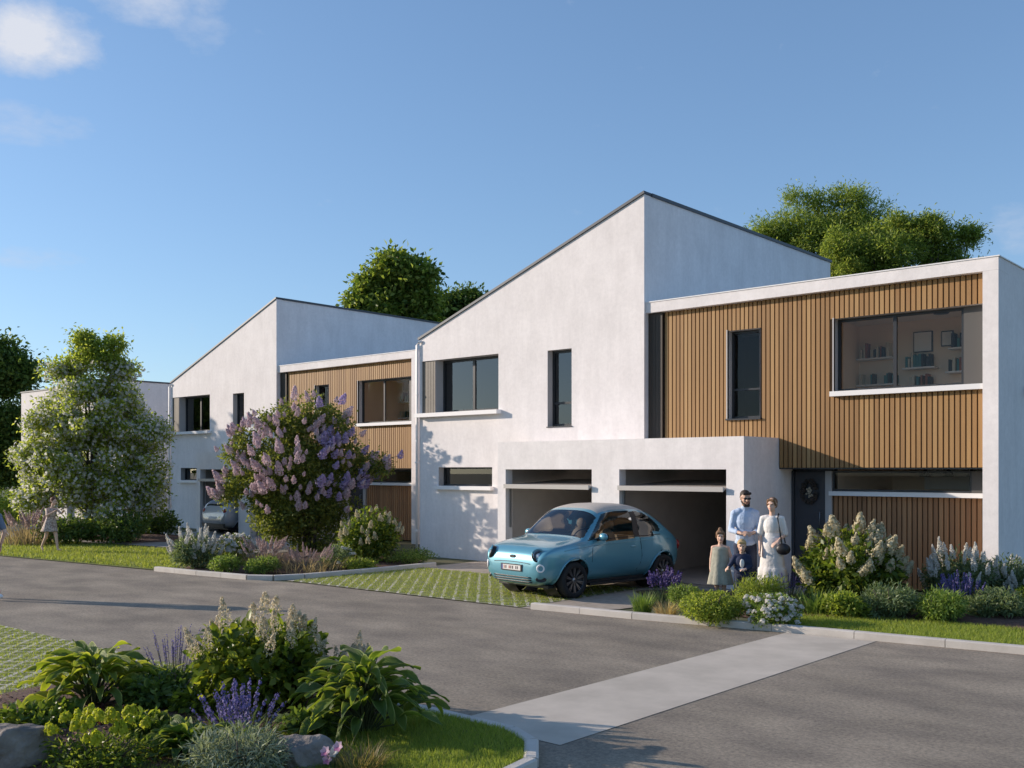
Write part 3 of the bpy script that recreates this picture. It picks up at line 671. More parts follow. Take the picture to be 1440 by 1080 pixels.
def blades(n, w, h, lean=.5, width=.01, seg=4, base=.15):
    """arching grass blades as (V, F)"""
    t = rng.random(n)*2*np.pi; rb = base*w*np.sqrt(rng.random(n)); H = h*rng.uniform(.55, 1.05, n); ou = lean*w*rng.uniform(.3, 1.0, n); az = t+rng.normal(size=n)*.5
    V = []; side = np.stack([-np.sin(az), np.cos(az), 0*az], 1)
    for s in range(seg+1):
        f = s/seg; c = np.stack([rb*np.cos(t)+ou*np.cos(az)*f**1.8, rb*np.sin(t)+ou*np.sin(az)*f**1.8, H*(f-.32*f**3*ou/(w*.5+1e-6))], 1)
        wv = width*(1-f**2*.95)*.5; V += [c-side*wv, c+side*wv]
    V = np.stack(V, 1).reshape(-1, 3); k = 2*(seg+1)
    Fc = np.array([(2*s, 2*s+1, 2*s+3, 2*s+2) for s in range(seg)])[None]+(np.arange(n)*k)[:,None,None]
    return V, Fc.reshape(-1, 4)
def tuft(name, px, py, wpx, hpx, label, cat, leaf, n, width=.012, lean=.5, group=None, base=.3, plume=None, npl=0, ps=1.0):
    p, w, h = shrub_from(px, py, wpx, hpx); t = empty(name, p, label, cat, group)
    V, Fc = blades(n, w, h, lean, width, 4, base); np_mesh('leaves', V, Fc, leaf, t)
    for i in range(npl):
        a = rnd.uniform(0, 2*math.pi); q = w*.42*math.sqrt(rnd.random())
        put(rnd.choice(plume), 'plume', t, (q*math.cos(a), q*math.sin(a), h*rnd.uniform(.5,.8)), (.5*math.cos(a), .5*math.sin(a), 1), ps*rnd.uniform(.7,1.1))
    return t
def spikes(name, px, py, wpx, hpx, label, cat, leaf, petal, ns, group=None, leafn=160, fl=.35, fs=.016, lean=.45, lw=.008, lh=.6):
    """lavender-like: grey leaves below, thin stems with flower spikes"""
    p, w, h = shrub_from(px, py, wpx, hpx); t = empty(name, p, label, cat, group)
    V, Fc = blades(leafn, w, h*lh, .5, lw, 3, .35); np_mesh('leaves', V, Fc, leaf, t)
    mb = MB(); SP = panicle_mesh('flower_spike', petal, fl*h, fs*1.1, 34, fs, .3)
    for i in range(ns):
        a = rnd.uniform(0, 2*math.pi); q = w*.47*math.sqrt(rnd.random()); H = h*rnd.uniform(.72, 1.02)*(1-.25*(q/(w*.5))**2)
        b = Vector((q*.4*math.cos(a), q*.4*math.sin(a), 0)); e = Vector((q*math.cos(a), q*math.sin(a), H)); m = b.lerp(e, .55)+Vector((0,0,.05*h))
        mb.tube([b, m, e], [.003,.0025,.002], 4, cap=False)
        put(SP, 'flower_spike', t, e-(e-m).normalized()*fl*h*.8, e-m, rnd.uniform(.8, 1.15))
    mb.build('stem', M_stem, t); return t
# hosta: broad arching leaves with a pale margin
def hosta_mat(name, c1, c2, edge):
    m = bpy.data.materials.new(name); m.use_nodes = True; n = m.node_tree.nodes; l = m.node_tree.links; p = n['Principled BSDF']; out = n['Material Output']
    g = n.new('ShaderNodeNewGeometry'); r = n.new('ShaderNodeValToRGB'); r.color_ramp.elements[0].color = (*c1, 1); r.color_ramp.elements[1].color = (*c2, 1); l.new(g.outputs['Random Per Island'], r.inputs[0])
    uv = n.new('ShaderNodeUVMap'); s = n.new('ShaderNodeSeparateXYZ'); l.new(uv.outputs[0], s.inputs[0])
    a = n.new('ShaderNodeMath'); a.operation = 'ABSOLUTE'; l.new(s.outputs[0], a.inputs[0])
    e = n.new('ShaderNodeMapRange'); e.inputs[1].default_value = .80; e.inputs[2].default_value = .97; l.new(a.outputs[0], e.inputs[0])
    x = n.new('ShaderNodeMixRGB'); l.new(e.outputs[0], x.inputs[0]); l.new(r.outputs[0], x.inputs[1]); x.inputs[2].default_value = (*edge, 1)
    wv = n.new('ShaderNodeMath'); wv.operation = 'MULTIPLY'; wv.inputs[1].default_value = 34; l.new(s.outputs[0], wv.inputs[0])
    sn = n.new('ShaderNodeMath'); sn.operation = 'SINE'; l.new(wv.outputs[0], sn.inputs[0])
    b = n.new('ShaderNodeBump'); b.inputs['Strength'].default_value = .55; b.inputs['Distance'].default_value = .006; l.new(sn.outputs[0], b.inputs['Height']); l.new(b.outputs[0], p.inputs['Normal'])
    p.inputs['Roughness'].default_value = .5; l.new(x.outputs[0], p.inputs['Base Color'])
    t = n.new('ShaderNodeBsdfTranslucent'); q = n.new('ShaderNodeMixRGB'); q.blend_type = 'MULTIPLY'; q.inputs[0].default_value = 1; q.inputs[2].default_value = (1.6,1.5,.5,1); l.new(x.outputs[0], q.inputs[1]); l.new(q.outputs[0], t.inputs[0])
    ms = n.new('ShaderNodeMixShader'); ms.inputs[0].default_value = .42; l.new(p.outputs[0], ms.inputs[1]); l.new(t.outputs[0], ms.inputs[2]); l.new(ms.outputs[0], out.inputs[0]); return m
def hosta(px, py, wpx, hpx, label, m, n=46, L=.42, Wd=.17, group='broad leaved hostas in the front bed', seed=1, p=None):
    p, w, h = shrub_from(px, py, wpx, hpx); t = empty('hosta', p, label, 'plant', group); rg = random.Random(seed)
    V = []; U = []; Fc = []; nu, nv = 11, 7; stm = MB()
    for i in range(n):
        f = ((i+.5)/n)**.8; az = i*2.39996+rg.uniform(-.3,.3); tier = 1-f                 # outer leaves lie lower
        st = w*.5*(.05+.40*tier)*rg.uniform(.7,1.1); hh = (h-.16)*(.22+.70*f**.7)*rg.uniform(.8,1.08); ll = L*rg.uniform(.75,1.2)*(.85+.25*tier); ww = Wd*rg.uniform(.75,1.15)
        pitch = .55+.45*f+rg.uniform(-.25,.3); bend = rg.uniform(1.1,2.0)*(.8+.3*tier); roll = rg.uniform(-.55,.55)
        o = Vector((math.cos(az)*st, math.sin(az)*st, hh)); d0 = Vector((math.cos(az), math.sin(az), 0)); sd = Vector((-math.sin(az), math.cos(az), 0))
        stm.tube([(d0.x*.03, d0.y*.03, 0), (o.x*.55, o.y*.55, hh*.72), o], [.009,.007,.006], 5, cap=False)
        base = len(V); c = o.copy(); wav = rg.uniform(0, 6)
        for a in range(nu):
            s = a/(nu-1); ang = pitch-bend*s; d = d0*math.cos(ang)+Vector((0,0,math.sin(ang))); up = -d0*math.sin(ang)+Vector((0,0,math.cos(ang)))
            if a: c = c+d*(ll/(nu-1))
            prof = math.sin(math.pi*min(1, s**.72*.97+.02))**.8*(1-.18*s)
            for b in range(nv):
                q = -1+2*b/(nv-1); x = q*ww*.5*prof
                side = sd*math.cos(roll)+up*math.sin(roll)
                z = abs(q)**1.4*.22*ww*prof + .018*math.sin(s*9+wav+q*2)*abs(q)
                V.append(c+side*x+up*z); U.append((q, s))
        for a in range(nu-1):
            for b in range(nv-1): Fc.append((base+a*nv+b, base+a*nv+b+1, base+(a+1)*nv+b+1, base+(a+1)*nv+b))
    np_mesh('leaves', np.array([tuple(v) for v in V]), np.array(Fc), m, t, uv=np.array(U), smooth=True)
    stm.build('leaf_stalk', M_stem, t); return t
def boulder(px, py, wpx, hpx, label, seed, m):
    p, w, h = shrub_from(px, py, wpx, hpx); rg = np.random.default_rng(seed); mb = bmesh.new(); bmesh.ops.create_icosphere(mb, subdivisions=5, radius=1)
    planes = [(unit(rg.normal(size=3)+np.array((0,0,.25))), rg.uniform(.55,.88)) for _ in range(16)]
    ph = rg.uniform(0, 6, 6)
    for v in mb.verts:
        c = np.array(v.co)
        for nn, dd in planes:
            e = c.dot(nn)-dd
            if e > 0: c = c-nn*e*.9
        c *= 1+.03*math.sin(5*c[0]+ph[0])+.02*math.sin(11*c[1]+ph[1])+.012*math.sin(23*c[2]+17*c[0]+ph[2])
        c *= 1+.035*math.sin(9*c[0]+7*c[2]+ph[3])*math.sin(8*c[1]+ph[4]); v.co = (c[0]*w*.62, c[1]*w*.45, c[2]*h*.75+h*.28)
    me = bpy.data.meshes.new('boulder'); mb.to_mesh(me); mb.free(); me.materials.append(m)
    for q in me.polygons: q.use_smooth = True
    o = link('boulder', me); o.location = p; o.rotation_euler = (0, 0, rg.uniform(0, 6)); return tag(o, label, 'rock', 'boulders in the front bed')
import bmesh
# ---------------------------------------------------------------- trees
def bl_px(px0, px1, py0, py1, d, base, spec):
    """crown blobs from fractions of a box at one depth, relative to base"""
    k = d/F; w = (px1-px0)*k; z1 = EYE+(YH-py0)*k; z0 = EYE+(YH-py1)*k; out = []
    r = Vector((CA, SA, 0))
    c0 = at_depth((px0+px1)/2, d)[0]-base
    for fx, fz, fr, dep in spec:
        p = c0+r*((fx-.5)*w)+Vector((-SA, CA, 0))*dep; out.append((p.x, p.y, z0+(z1-z0)*fz, fr*w, fr*w, fr*w*.8))
    return out
rg_ = 'trees rising behind the houses'
b = at_depth(1165, 46)[0]
tree('pine_tree', b, 'tall bushy green pine behind the large house, its crown the highest of all the trees', 'tree', rg_, G_pine,
     bl_px(1040, 1270, 258, 420, 46, b, [(.16,.6,.13,.3),(.9,.42,.14,0),(.4,.5,.2,-.4),(.62,.6,.18,.3),(.78,.68,.13,0),(.28,.62,.17,0),(.48,.72,.17,.5),(.66,.82,.14,-.3),(.40,.86,.12,0),(.12,.45,.14,.4),(.8,.55,.18,.6),(.5,.35,.24,0),(.25,.2,.2,0),(.75,.25,.22,0),(.03,.42,.06,0),(.58,.55,.2,-.6)]), 60000, .20, .05, 11.5, .34, .48, 2.5, up=.9)
b = at_depth(1290, 43)[0]
tree('pine_tree', b, 'lower green pine at right behind the timber front, a stray tuft on its edge', 'tree', rg_, G_pine,
     bl_px(1160, 1375, 300, 430, 43, b, [(.1,.62,.13,0),(.68,.74,.13,0),(.28,.72,.16,0),(.55,.80,.15,.4),(.42,.5,.22,-.4),(.75,.58,.17,.2),(.92,.80,.065,0),(.95,.35,.06,0),(.15,.4,.16,0),(.8,.25,.2,0),(.35,.15,.25,0),(.62,.82,.1,0)]), 50000, .19, .05, 9, .3, .45, 2.5, up=.9)
b = at_depth(555, 50)[0]
tree('broadleaf_tree', b, 'loose crowned green tree behind the roof of the house with the lilac', 'tree', rg_, G_mid,
     bl_px(490, 618, 352, 520, 50, b, [(.50,.86,.10,0),(.28,.70,.12,.3),(.66,.74,.12,0),(.80,.78,.07,0),(.86,.55,.12,0),(.13,.52,.10,0),(.22,.42,.13,0),(.5,.5,.22,-.5),(.74,.4,.18,0),(.4,.25,.25,0),(.7,.15,.25,0),(.58,.66,.13,.6)]), 26000, .30, .17, 10, .28, .6, 1.7)
b = at_depth(635, 56)[0]
tree('broadleaf_tree', b, 'low dark green treetop just left of the sloping white parapet', 'tree', rg_, G_dark,
     bl_px(575, 675, 400, 540, 56, b, [(.45,.78,.2,0),(.72,.80,.17,.3),(.93,.82,.05,0),(.25,.55,.22,0),(.6,.45,.3,0),(.88,.5,.17,0),(.4,.2,.3,0)]), 22000, .26, .14, 8.5, .26, .6, 2)
b = at_depth(-30, 62)[0]
tree('broadleaf_tree', b, 'large dark green tree cut off by the left edge of the photo', 'tree', rg_, G_dark,
     bl_px(-110, 52, 470, 690, 62, b, [(.62,.85,.16,0),(.78,.70,.18,.2),(.5,.6,.26,0),(.85,.45,.14,0),(.7,.3,.2,0),(.35,.8,.2,0),(.3,.4,.25,0),(.6,.12,.22,0),(.82,.15,.12,0)]), 40000, .32, .16, 9, .4, .9, 2)
# white blossom tree
b, k = at(128, 760)
T = empty('blossom_tree', b, 'tall upright tree covered in small white blossom, standing by the far lawn', 'tree')
d = math.hypot(b.x, b.y)
bls = bl_px(12, 243, 470, 765, k*F, b, [(.5,.40,.36,0),(.5,.62,.33,.2),(.36,.24,.26,.2),(.64,.22,.28,.1),(.52,.80,.19,0),(.37,.73,.17,.2),(.64,.73,.17,0),(.3,.58,.2,.1),(.72,.56,.2,.1),(.2,.42,.18,0),(.82,.42,.17,0),(.24,.28,.18,0),(.8,.26,.18,0),(.30,.52,.24,-.3),(.60,.55,.26,.2),(.82,.52,.17,.3),(.14,.42,.13,0),(.45,.32,.28,-.4),(.75,.30,.22,.3),(.2,.22,.19,0),(.52,.62,.22,-.8),(.88,.34,.12,0),(.5,.92,.06,0),(.42,.88,.06,0),(.60,.89,.055,0),(.69,.84,.06,.1),(.32,.82,.06,0),(.47,.97,.025,0),(.64,.95,.022,0)])
sbb = sub_blobs(bls, 1.25, .32); foliage('crown', sbb, 52000, .115, .062, G_light, T, up=.6, inner=.2, fray=.12)
P, O = blob_points(sbb, 20000, .95); sel = P[:,2] < P[:,2].max()*.84
P, O = P[sel], O[sel]; sc_mesh('blossom', T_LEAF, P, unit(rdir(len(P))+O*.4), O+rdir(len(P))*.5, rng.uniform(.07,.15,len(P)), .09, P_white, T)
for dx in (-.12, .0, .14): trunk(T, (dx, dx*.5, 0), 4.6, .055, [q[:3] for q in sbb[::37]], 'trunk', M_bark)
# lilac
b, k = at_depth(432, 26.0)
L = empty('lilac_bush', b, 'big purple flowering lilac bush in the kerbed island bed', 'bush')
bls = bl_px(300, 560, 545, 785, k*F, b, [(.45,.5,.30,.2),(.45,.28,.27,.1),(.42,.78,.17,0),(.58,.84,.13,.2),(.25,.66,.14,-.2),(.12,.60,.09,0),(.45,.55,.22,-.4),(.68,.60,.15,.3),(.22,.42,.17,0),(.78,.55,.09,.2),(.90,.52,.06,0),(.50,.30,.22,0),(.65,.36,.18,.3),(.36,.22,.18,-.2),(.10,.38,.08,0),(.55,.12,.16,0),(.3,.78,.09,0),(.70,.74,.09,0)])
sbb = sub_blobs(bls, 2.6, .25); foliage('foliage', sbb, 42000, .095, .056, G_lilac, L, up=.5, inner=.2, fray=.08)
for dx in (-.16, -.05, .07, .2): trunk(L, (dx, dx*.6-.03, 0), 2.6, .045, [q[:3] for q in sbb[::31]], 'branch', M_bark)
P, O = blob_points(bls, 2600, .98); cnt = 0; extra = []
zc = EYE+(YH-(545*.45+800*.55))*k
for a, o in zip(P, O):
    if cnt >= 98 and len(extra) > 110: break
    front = -(a[0]*b.x+a[1]*b.y)/d
    if a[2] < zc-.75*rnd.random() or o[2] < -.3 or front < -.35: continue
    if any(((a[0]-q[0])/q[3])**2+((a[1]-q[1])/q[4])**2+((a[2]-q[2])/q[5])**2 < .8 for q in bls): continue
    dd = o*.7+np.array((0,0,.8))
    right = (CA*a[0]+SA*a[1]) > .35
    if cnt >= 98:
        extra.append((Vector(a), Vector(dd), rnd.uniform(.45, .8))); continue
    put(rnd.choice(PN_mauve if (right and rnd.random() < .75) else PN_lilac), 'flower_panicle', L, a, dd, rnd.uniform(.7, 1.3)); cnt += 1
me0 = PN_lilac[1]; bv = np.zeros(len(me0.vertices)*3, np.float32); me0.vertices.foreach_get('co', bv); bv = bv.reshape(-1, 3); VV = []
for a, dd, s_ in extra:
    Q = np.array(dd.to_track_quat('Z', 'Y').to_matrix()); VV.append(bv@Q.T*s_+np.array(a))
tag(np_mesh('small_panicles', np.concatenate(VV), np.arange(sum(len(v) for v in VV)).reshape(-1, 4), P_lilac, L), kind='stuff')
r = Vector((CA, SA, 0))
mb = MB()
for (px, py) in ((545, 655), (562, 641), (528, 670)):
    q = at_depth(px, k*F)[0]-b; q.z = EYE+(YH-py)*k; s = Vector((q.x*.55, q.y*.55, q.z-.5)); mb.tube([s, s.lerp(q,.6)+Vector((0,0,.1)), q], [.015,.01,.006], 5)
    put(PN_mauve[0], 'flower_panicle', L, q-Vector((0,0,.08)), (.3,.1,1), .85)
mb.build('branch', M_bark, L)
# trees beside the road out of the photo on the left: they shade the far house and path
for (x, y, h, w) in ((-44.8, 13.3, 8.6, 2.2), (-44.8, 10.6, 9.4, 2.3), (-57, 9.0, 9.0, 3.0)):
    tree('broadleaf_tree', (x, y, 0), 'leafy green tree by the road beyond the left edge', 'tree', 'roadside trees beyond the left edge', G_mid,
         [(0,0,h*.66,w,w,h*.3), (.8*w*.5,.2,h*.5,w*.7,w*.7,h*.25), (-.4*w,-.3,h*.5,w*.7,w*.7,h*.24)], 9000, .34, .2, h*.7, .2, .8, 2)

# ---------------------------------------------------------------- bed on the right, in front of the timber house
gr = 'low plants along the right hand bed'
tuft('grass_tuft', 903, 866, 40, 42, 'fresh green grass tuft at the left tip of the right bed, by the kerb', 'plant', G_fresh, 260, .012, .5, gr)
tuft('grass_tuft', 938, 870, 44, 32, 'small straw coloured grass tuft beside the fresh green one', 'plant', G_tan, 260, .010, .55, gr)
spikes('flowering_perennial', 933, 850, 52, 52, 'violet flowered perennial in front of the rear wheel of the teal car', 'plant', G_blue, P_iris, 26, gr, 120, .3, .034, .5, .012)
shrub('low_shrub', 1000, 878, 100, 50, 'lime green low shrub at the kerb, left of the white flower cushion', 'shrub', G_lime, 5200, .05, .022, gr)
shrub('low_shrub', 965, 858, 60, 40, 'soft green mound behind the straw coloured grass', 'shrub', G_fresh, 2400, .055, .016, gr)
shrub('low_shrub', 1066, 862, 78, 58, 'feathery yellow green bush before the feet of the man and woman', 'shrub', G_lime, 3800, .08, .014, gr, up=.9)
spikes('lavender', 1108, 848, 62, 44, 'dusky purple lavender just behind the white flower cushion', 'plant', G_grey, P_purple, 46, gr, 160)
s = shrub('flower_cushion', 1087, 882, 92, 52, 'cushion of small white flowers at the edge of the right lawn', 'plant', G_fresh, 3200, .05, .022, gr, heads=PN_umbel, nh=60, hs=.95, hup=1.2, inner=.3)
tuft('daylily', 1148, 868, 62, 50, 'strappy green plant right of the white flower cushion', 'plant', G_fresh, 210, .02, .6, gr, .35)
shrub('low_shrub', 1188, 872, 66, 42, 'yellow green leafy plant under the cream hydrangea', 'shrub', G_lime, 2200, .075, .04, gr)
shrub('hydrangea_bush', 1196, 852, 150, 118, 'large hydrangea with cream flower cones before the dark entrance door', 'bush', G_hyd, 9000, .10, .055, 'big flowering shrubs of the right bed', heads=PN_cream, nh=46, hs=1.2, hup=.8)
shrub('low_shrub', 1252, 872, 92, 56, 'rounded sage green shrub right of the cream hydrangea', 'shrub', G_blue, 4200, .075, .018, gr, up=.8)
shrub('low_shrub', 1322, 878, 80, 52, 'bright green spiky shrub at the lawn edge under the white flower spires', 'shrub', G_fresh, 3400, .09, .018, gr, up=.9)
spikes('lavender', 1352, 866, 80, 62, 'blue flowered plant in front of the white pier', 'plant', G_blue, P_purple, 60, gr, 260, .3, .022)
shrub('butterfly_bush', 1345, 852, 108, 84, 'white spired shrub left of the white pier', 'bush', G_blue, 4200, .085, .022, 'big flowering shrubs of the right bed', heads=PN_white, nh=42, hs=1.05, hup=1.6)
shrub('butterfly_bush', 1418, 852, 84, 74, 'white spired shrub against the shaded side wall at the right edge', 'bush', G_blue, 3600, .085, .022, 'big flowering shrubs of the right bed', heads=PN_white, nh=36, hs=1.0, hup=1.4)
shrub('low_shrub', 1402, 874, 90, 52, 'dark blue green mound below the rightmost white spired shrub', 'shrub', G_blue, 3600, .07, .022, gr)
shrub('low_shrub', 1462, 872, 80, 52, 'green mound cut by the right edge of the photo', 'shrub', G_hyd, 3000, .07, .03, gr)
spikes('lavender', 1165, 852, 44, 44, 'thin blue lavender at the left foot of the cream hydrangea', 'plant', G_grey, P_purple, 26, gr, 90)

# ---------------------------------------------------------------- island bed under the lilac
gl = 'plants under the lilac bush'
shrub('butterfly_bush', 273, 801, 72, 52, 'white spired shrub at the left tip of the island bed', 'bush', G_blue, 2600, .10, .026, gl, heads=PN_white, nh=32, hs=1.15, hup=1.1)
shrub('spirea_shrub', 332, 797, 62, 50, 'white blossomed mound between the spired shrub and the pink plumes', 'shrub', G_hyd, 2200, .07, .03, gl, heads=PN_umbel, nh=60, hs=1.3, hup=.6)
tuft('plume_grass', 372, 801, 62, 40, 'tall pink plumed grass left under the lilac', 'plant', G_pale, 240, .014, .5, gl, .4, PN_pink, 22, .95)
tuft('plume_grass', 432, 803, 90, 30, 'low wide pinkish grass before the lilac stems', 'plant', G_pale, 380, .014, .55, gl, .6, PN_pink, 24, .7)
shrub('low_shrub', 318, 807, 52, 30, 'bright green mound behind the kerb, below the white blossomed mound', 'shrub', G_fresh, 1800, .07, .02, gl)
shrub('low_shrub', 368, 808, 54, 28, 'bright green mound behind the kerb, below the pink plumes', 'shrub', G_fresh, 1800, .07, .02, gl)
shrub('low_shrub', 474, 800, 52, 36, 'blue green plant dotted with white flowers right of the lilac stems', 'shrub', G_blue, 1500, .07, .03, gl, heads=PN_umbel, nh=9, hs=1.1, hup=1)
shrub('hydrangea_bush', 522, 792, 92, 86, 'rounded bush with cream flower cones by the corner of the large house', 'bush', G_hyd, 5200, .10, .05, gl, heads=PN_cream, nh=34, hs=.85, hup=1, topfrac=.3)
shrub('ground_cover', 505, 802, 60, 20, 'flat lime green mat at the right end of the island bed, nearest the kerb', 'shrub', G_lime, 1700, .06, .03, gl)
shrub('ground_cover', 572, 793, 92, 24, 'long low green mat along the foot of the large house', 'shrub', G_fresh, 2600, .06, .02, gl)
gt = 'plants round the blossom tree'
shrub('dark_shrub', 168, 764, 90, 50, 'dark green shrub at the foot of the blossom tree', 'shrub', G_dark, 2200, .12, .06, gt)
shrub('dark_shrub', 222, 754, 70, 44, 'dark green shrub between the blossom tree and the far house', 'shrub', G_dark, 1800, .12, .06, gt)
shrub('dark_shrub', 95, 766, 80, 46, 'dark green shrub behind the striding girl', 'shrub', G_dark, 1900, .12, .06, gt)
tuft('plume_grass', 42, 766, 70, 42, 'pale pink plumed grass left of the striding girl', 'plant', G_pale, 260, .022, .5, gt, .5, PN_pink, 34, 1.15)
shrub('dark_shrub', 12, 740, 70, 60, 'leafy green shrub at the left edge beside the pink plumed grass', 'shrub', G_light, 2200, .12, .07, gt)

# ---------------------------------------------------------------- front bed
gf = 'plants of the front bed'
H_A = hosta_mat('hosta_leaf', (.12,.19,.028), (.27,.34,.05), (.46,.48,.14))
H_B = hosta_mat('hosta_leaf_dark', (.085,.15,.03), (.185,.26,.05), (.38,.43,.15))
hosta(132, 1003, 282, 106, 'wide light green hosta on the left, next to the grass paving', H_A, 84, .42, .12, seed=3)
hosta(512, 1036, 268, 128, 'big glossy green hosta at the right end of the bed, by the kerb', H_B, 92, .42, .115, seed=5)
hosta(262, 1074, 120, 74, 'small dark hosta in the shade between the two big hostas', H_B, 50, .24, .12, seed=8)
hy = shrub('hydrangea_bush', 372, 1000, 206, 162, 'tall leafy hydrangea with thin beige flower plumes in the middle of the front bed', 'bush', G_fhyd, 3300, .10, .064, gf, T=T_LEAF6, heads=PN_ecru, nh=24, hs=1.1, hup=1.5, inner=.45, topfrac=.5, zs=.86, lift=.03)
shrub('hydrangea_bush', 498, 1000, 92, 92, 'smaller beige flowered hydrangea peeping over the right hosta', 'bush', G_fhyd, 700, .10, .06, gf, T=T_LEAF6, heads=PN_ecru, nh=13, hs=1.0, hup=1.2, topfrac=.6, zs=.9, lift=.02)
spikes('lavender', 245, 978, 110, 92, 'tall thin lavender standing against the road', 'plant', G_blue, P_purple, 46, gf, 260, .3, .012)
spikes('sage_plant', 335, 1058, 128, 92, 'purple flowering sage before the tall hydrangea', 'plant', G_fresh, P_purple, 44, gf, 220, .45, .022, .4, .014, .75)
shrub('silver_shrub', 338, 1100, 150, 84, 'silvery green bush between the purple sage and the right boulder', 'shrub', G_grey, 3600, .075, .011, gf, up=.9)
eu = shrub('spurge_plant', 143, 1088, 176, 62, 'spurge with rounded yellow green heads right of the left boulder', 'plant', G_hyd, 2300, .05, .016, gf)
PN_eu = panicle_mesh('spurge_head', P_yel, .055, .036, 150, .017, .3)
for i in range(34):
    a = rnd.uniform(0, 2*math.pi); q = math.sqrt(rnd.random()); k = at(143,1090)[1]; w = 176*k; h = 74*k
    put(PN_eu, 'flower_head', eu, (q*w*.46*math.cos(a), q*w*.42*math.sin(a), h*(1.06-.36*q*q)+rnd.uniform(-.03,.04)), (.4*q*math.cos(a), .4*q*math.sin(a), 1), rnd.uniform(.95,1.5))
tuft('grass_tuft', 506, 1092, 90, 56, 'olive and brown grass between the pink flowers and the front lawn', 'plant', G_brown, 320, .007, .55, gf, .35)
tuft('grass_tuft', 395, 1004, 100, 62, 'bright upright blades rising among the purple sage', 'plant', G_lime, 110, .010, .4, gf, .5)
shrub('dark_shrub', 232, 1004, 130, 62, 'dark green filler shrub between the left hosta and the tall hydrangea', 'shrub', G_dark, 1900, .075, .045, gf, T=T_LEAF6)
shrub('dark_shrub', 438, 1040, 90, 46, 'dark green filler shrub left of the right hosta', 'shrub', G_dark, 1200, .07, .045, gf, T=T_LEAF6)
M_bronze = leaf_mat('bronze_leaf', [(.035,.012,.014), (.07,.025,.022), (.11,.05,.035)], .2)
shrub('coral_bells', 150, 1026, 110, 26, 'low bronze purple leafed plant behind the spurge', 'plant', M_bronze, 420, .06, .055, gf, T=T_LEAF6)
# pink flower with four open blooms
p, k = at(470, 1098); pf = empty('pink_flower', p, 'small plant with pink and white open blooms right of the light boulder', 'flower')
st = MB(); 
for i, (px, py) in enumerate(((476,1050), (461,1068), (470,1058), (458,1057))):
    q = at_depth(px, k*F)[0]-p; q.z = EYE+(YH-py)*k; st.tube([(0,0,0), (q.x*.4, q.y*.4, q.z*.6), q], [.004,.003,.002], 5)
    n = 6; ang = np.arange(n)*2*np.pi/n; tow = np.array((.30,-.85,.45)); tow /= np.linalg.norm(tow); e1 = unit(np.cross(tow, (0,0,1))); e2 = np.cross(e1, tow)
    ax = np.cos(ang)[:,None]*e1+np.sin(ang)[:,None]*e2+tow*.35
    sc_mesh('bloom', T_LEAF6, np.tile(np.array(q), (n,1)), ax, np.tile(tow, (n,1)), .042, .04, P_pink if i != 2 else P_white, pf)
st.build('stem', M_stem, pf); V, Fc = blades(40, .25, .16, .5, .012, 3, .3); np_mesh('leaves', V, Fc, G_fresh, pf)
M_rock = mat('boulder_stone', (.16,.135,.12), .9, (.30,.26,.23), 5, 8, 1, 22)
M_rock2 = mat('dark_boulder_stone', (.12,.10,.085), .9, (.27,.235,.205), 5, 8, 1, 22)
boulder(28, 1080, 112, 84, 'large grey boulder in the lower left corner of the bed', 4, M_rock2)
boulder(424, 1086, 84, 56, 'beige boulder between the silvery bush and the pink flowers', 9, M_rock)

# ---------------------------------------------------------------- grass
def lawn_blades(name, poly, n, h, w, m, z):
    xs = [p[0] for p in poly]; ys = [p[1] for p in poly]; P = []
    while len(P) < n:
        x = rng.uniform(min(xs), max(xs), n); y = rng.uniform(min(ys), max(ys), n); ins = np.zeros(n, bool); j = len(poly)-1
        for i in range(len(poly)):
            xi, yi = poly[i]; xj, yj = poly[j]
            c = ((yi > y) != (yj > y)) & (x < (xj-xi)*(y-yi)/(yj-yi+1e-12)+xi); ins ^= c; j = i
        P += list(zip(x[ins], y[ins]))
    P = np.array(P[:n]); base = np.column_stack([P, np.full(n, z)]); t = rng.random(n)*2*np.pi; hh = h*rng.uniform(.5, 1.2, n)
    s = np.stack([np.cos(t), np.sin(t), 0*t], 1)*w*.5; tip = base+np.stack([rng.normal(size=n)*h*.45, rng.normal(size=n)*h*.45, hh], 1)
    V = np.stack([base-s, base+s, tip], 1).reshape(-1, 3); Fc = np.arange(3*n).reshape(-1, 3)
    o = np_mesh(name, V, Fc, m); tag(o, kind='stuff'); return o
G_lawn = leaf_mat('lawn_blade', [(.085,.12,.02), (.13,.165,.03), (.20,.22,.052)], .4)
G_lawn2 = leaf_mat('far_lawn_blade', [(.085,.11,.02), (.125,.155,.03), (.19,.20,.05)], .35)
lawn_blades('lawn_grass', [(-6.4,5.94), (-5.36,5.94), (-5.03,5.79), (-4.71,5.42), (-4.56,4.5), (-4.45,3.4), (-6.9,3.4), (-6.6,5.0)], 46000, .045, .006, G_lawn, .05)
lawn_blades('lawn_grass', [(-3.05,12.8), (-6.3,12.36), (-6.5,13.6), (-4.6,14.1), (2,14.6), (2,13.4)], 36000, .05, .009, G_lawn, .05)
lawn_blades('lawn_grass', [(-19.7,10.9), (-25.8,10.1), (-40,8.5), (-40,11.2), (-30.5,12.9), (-24.5,13.8), (-19.7,14.0)], 34000, .07, .02, G_lawn2, .004)
# grass growing in the paver cells
def paver_blades(poly, n, h, w, z):
    o = lawn_blades('paver_grass', poly, n, h, w, G_lawn2, z); return o
paver_blades([(-15.9,11.5), (-10.2,11.7), (-10.2,14.9), (-15.9,14.9)], 16000, .03, .012, .005)
paver_blades([(-22,5.2), (-11.5,5.6), (-9.3,5.7), (-9.3,3.4), (-22,2.0)], 30000, .03, .010, .003)
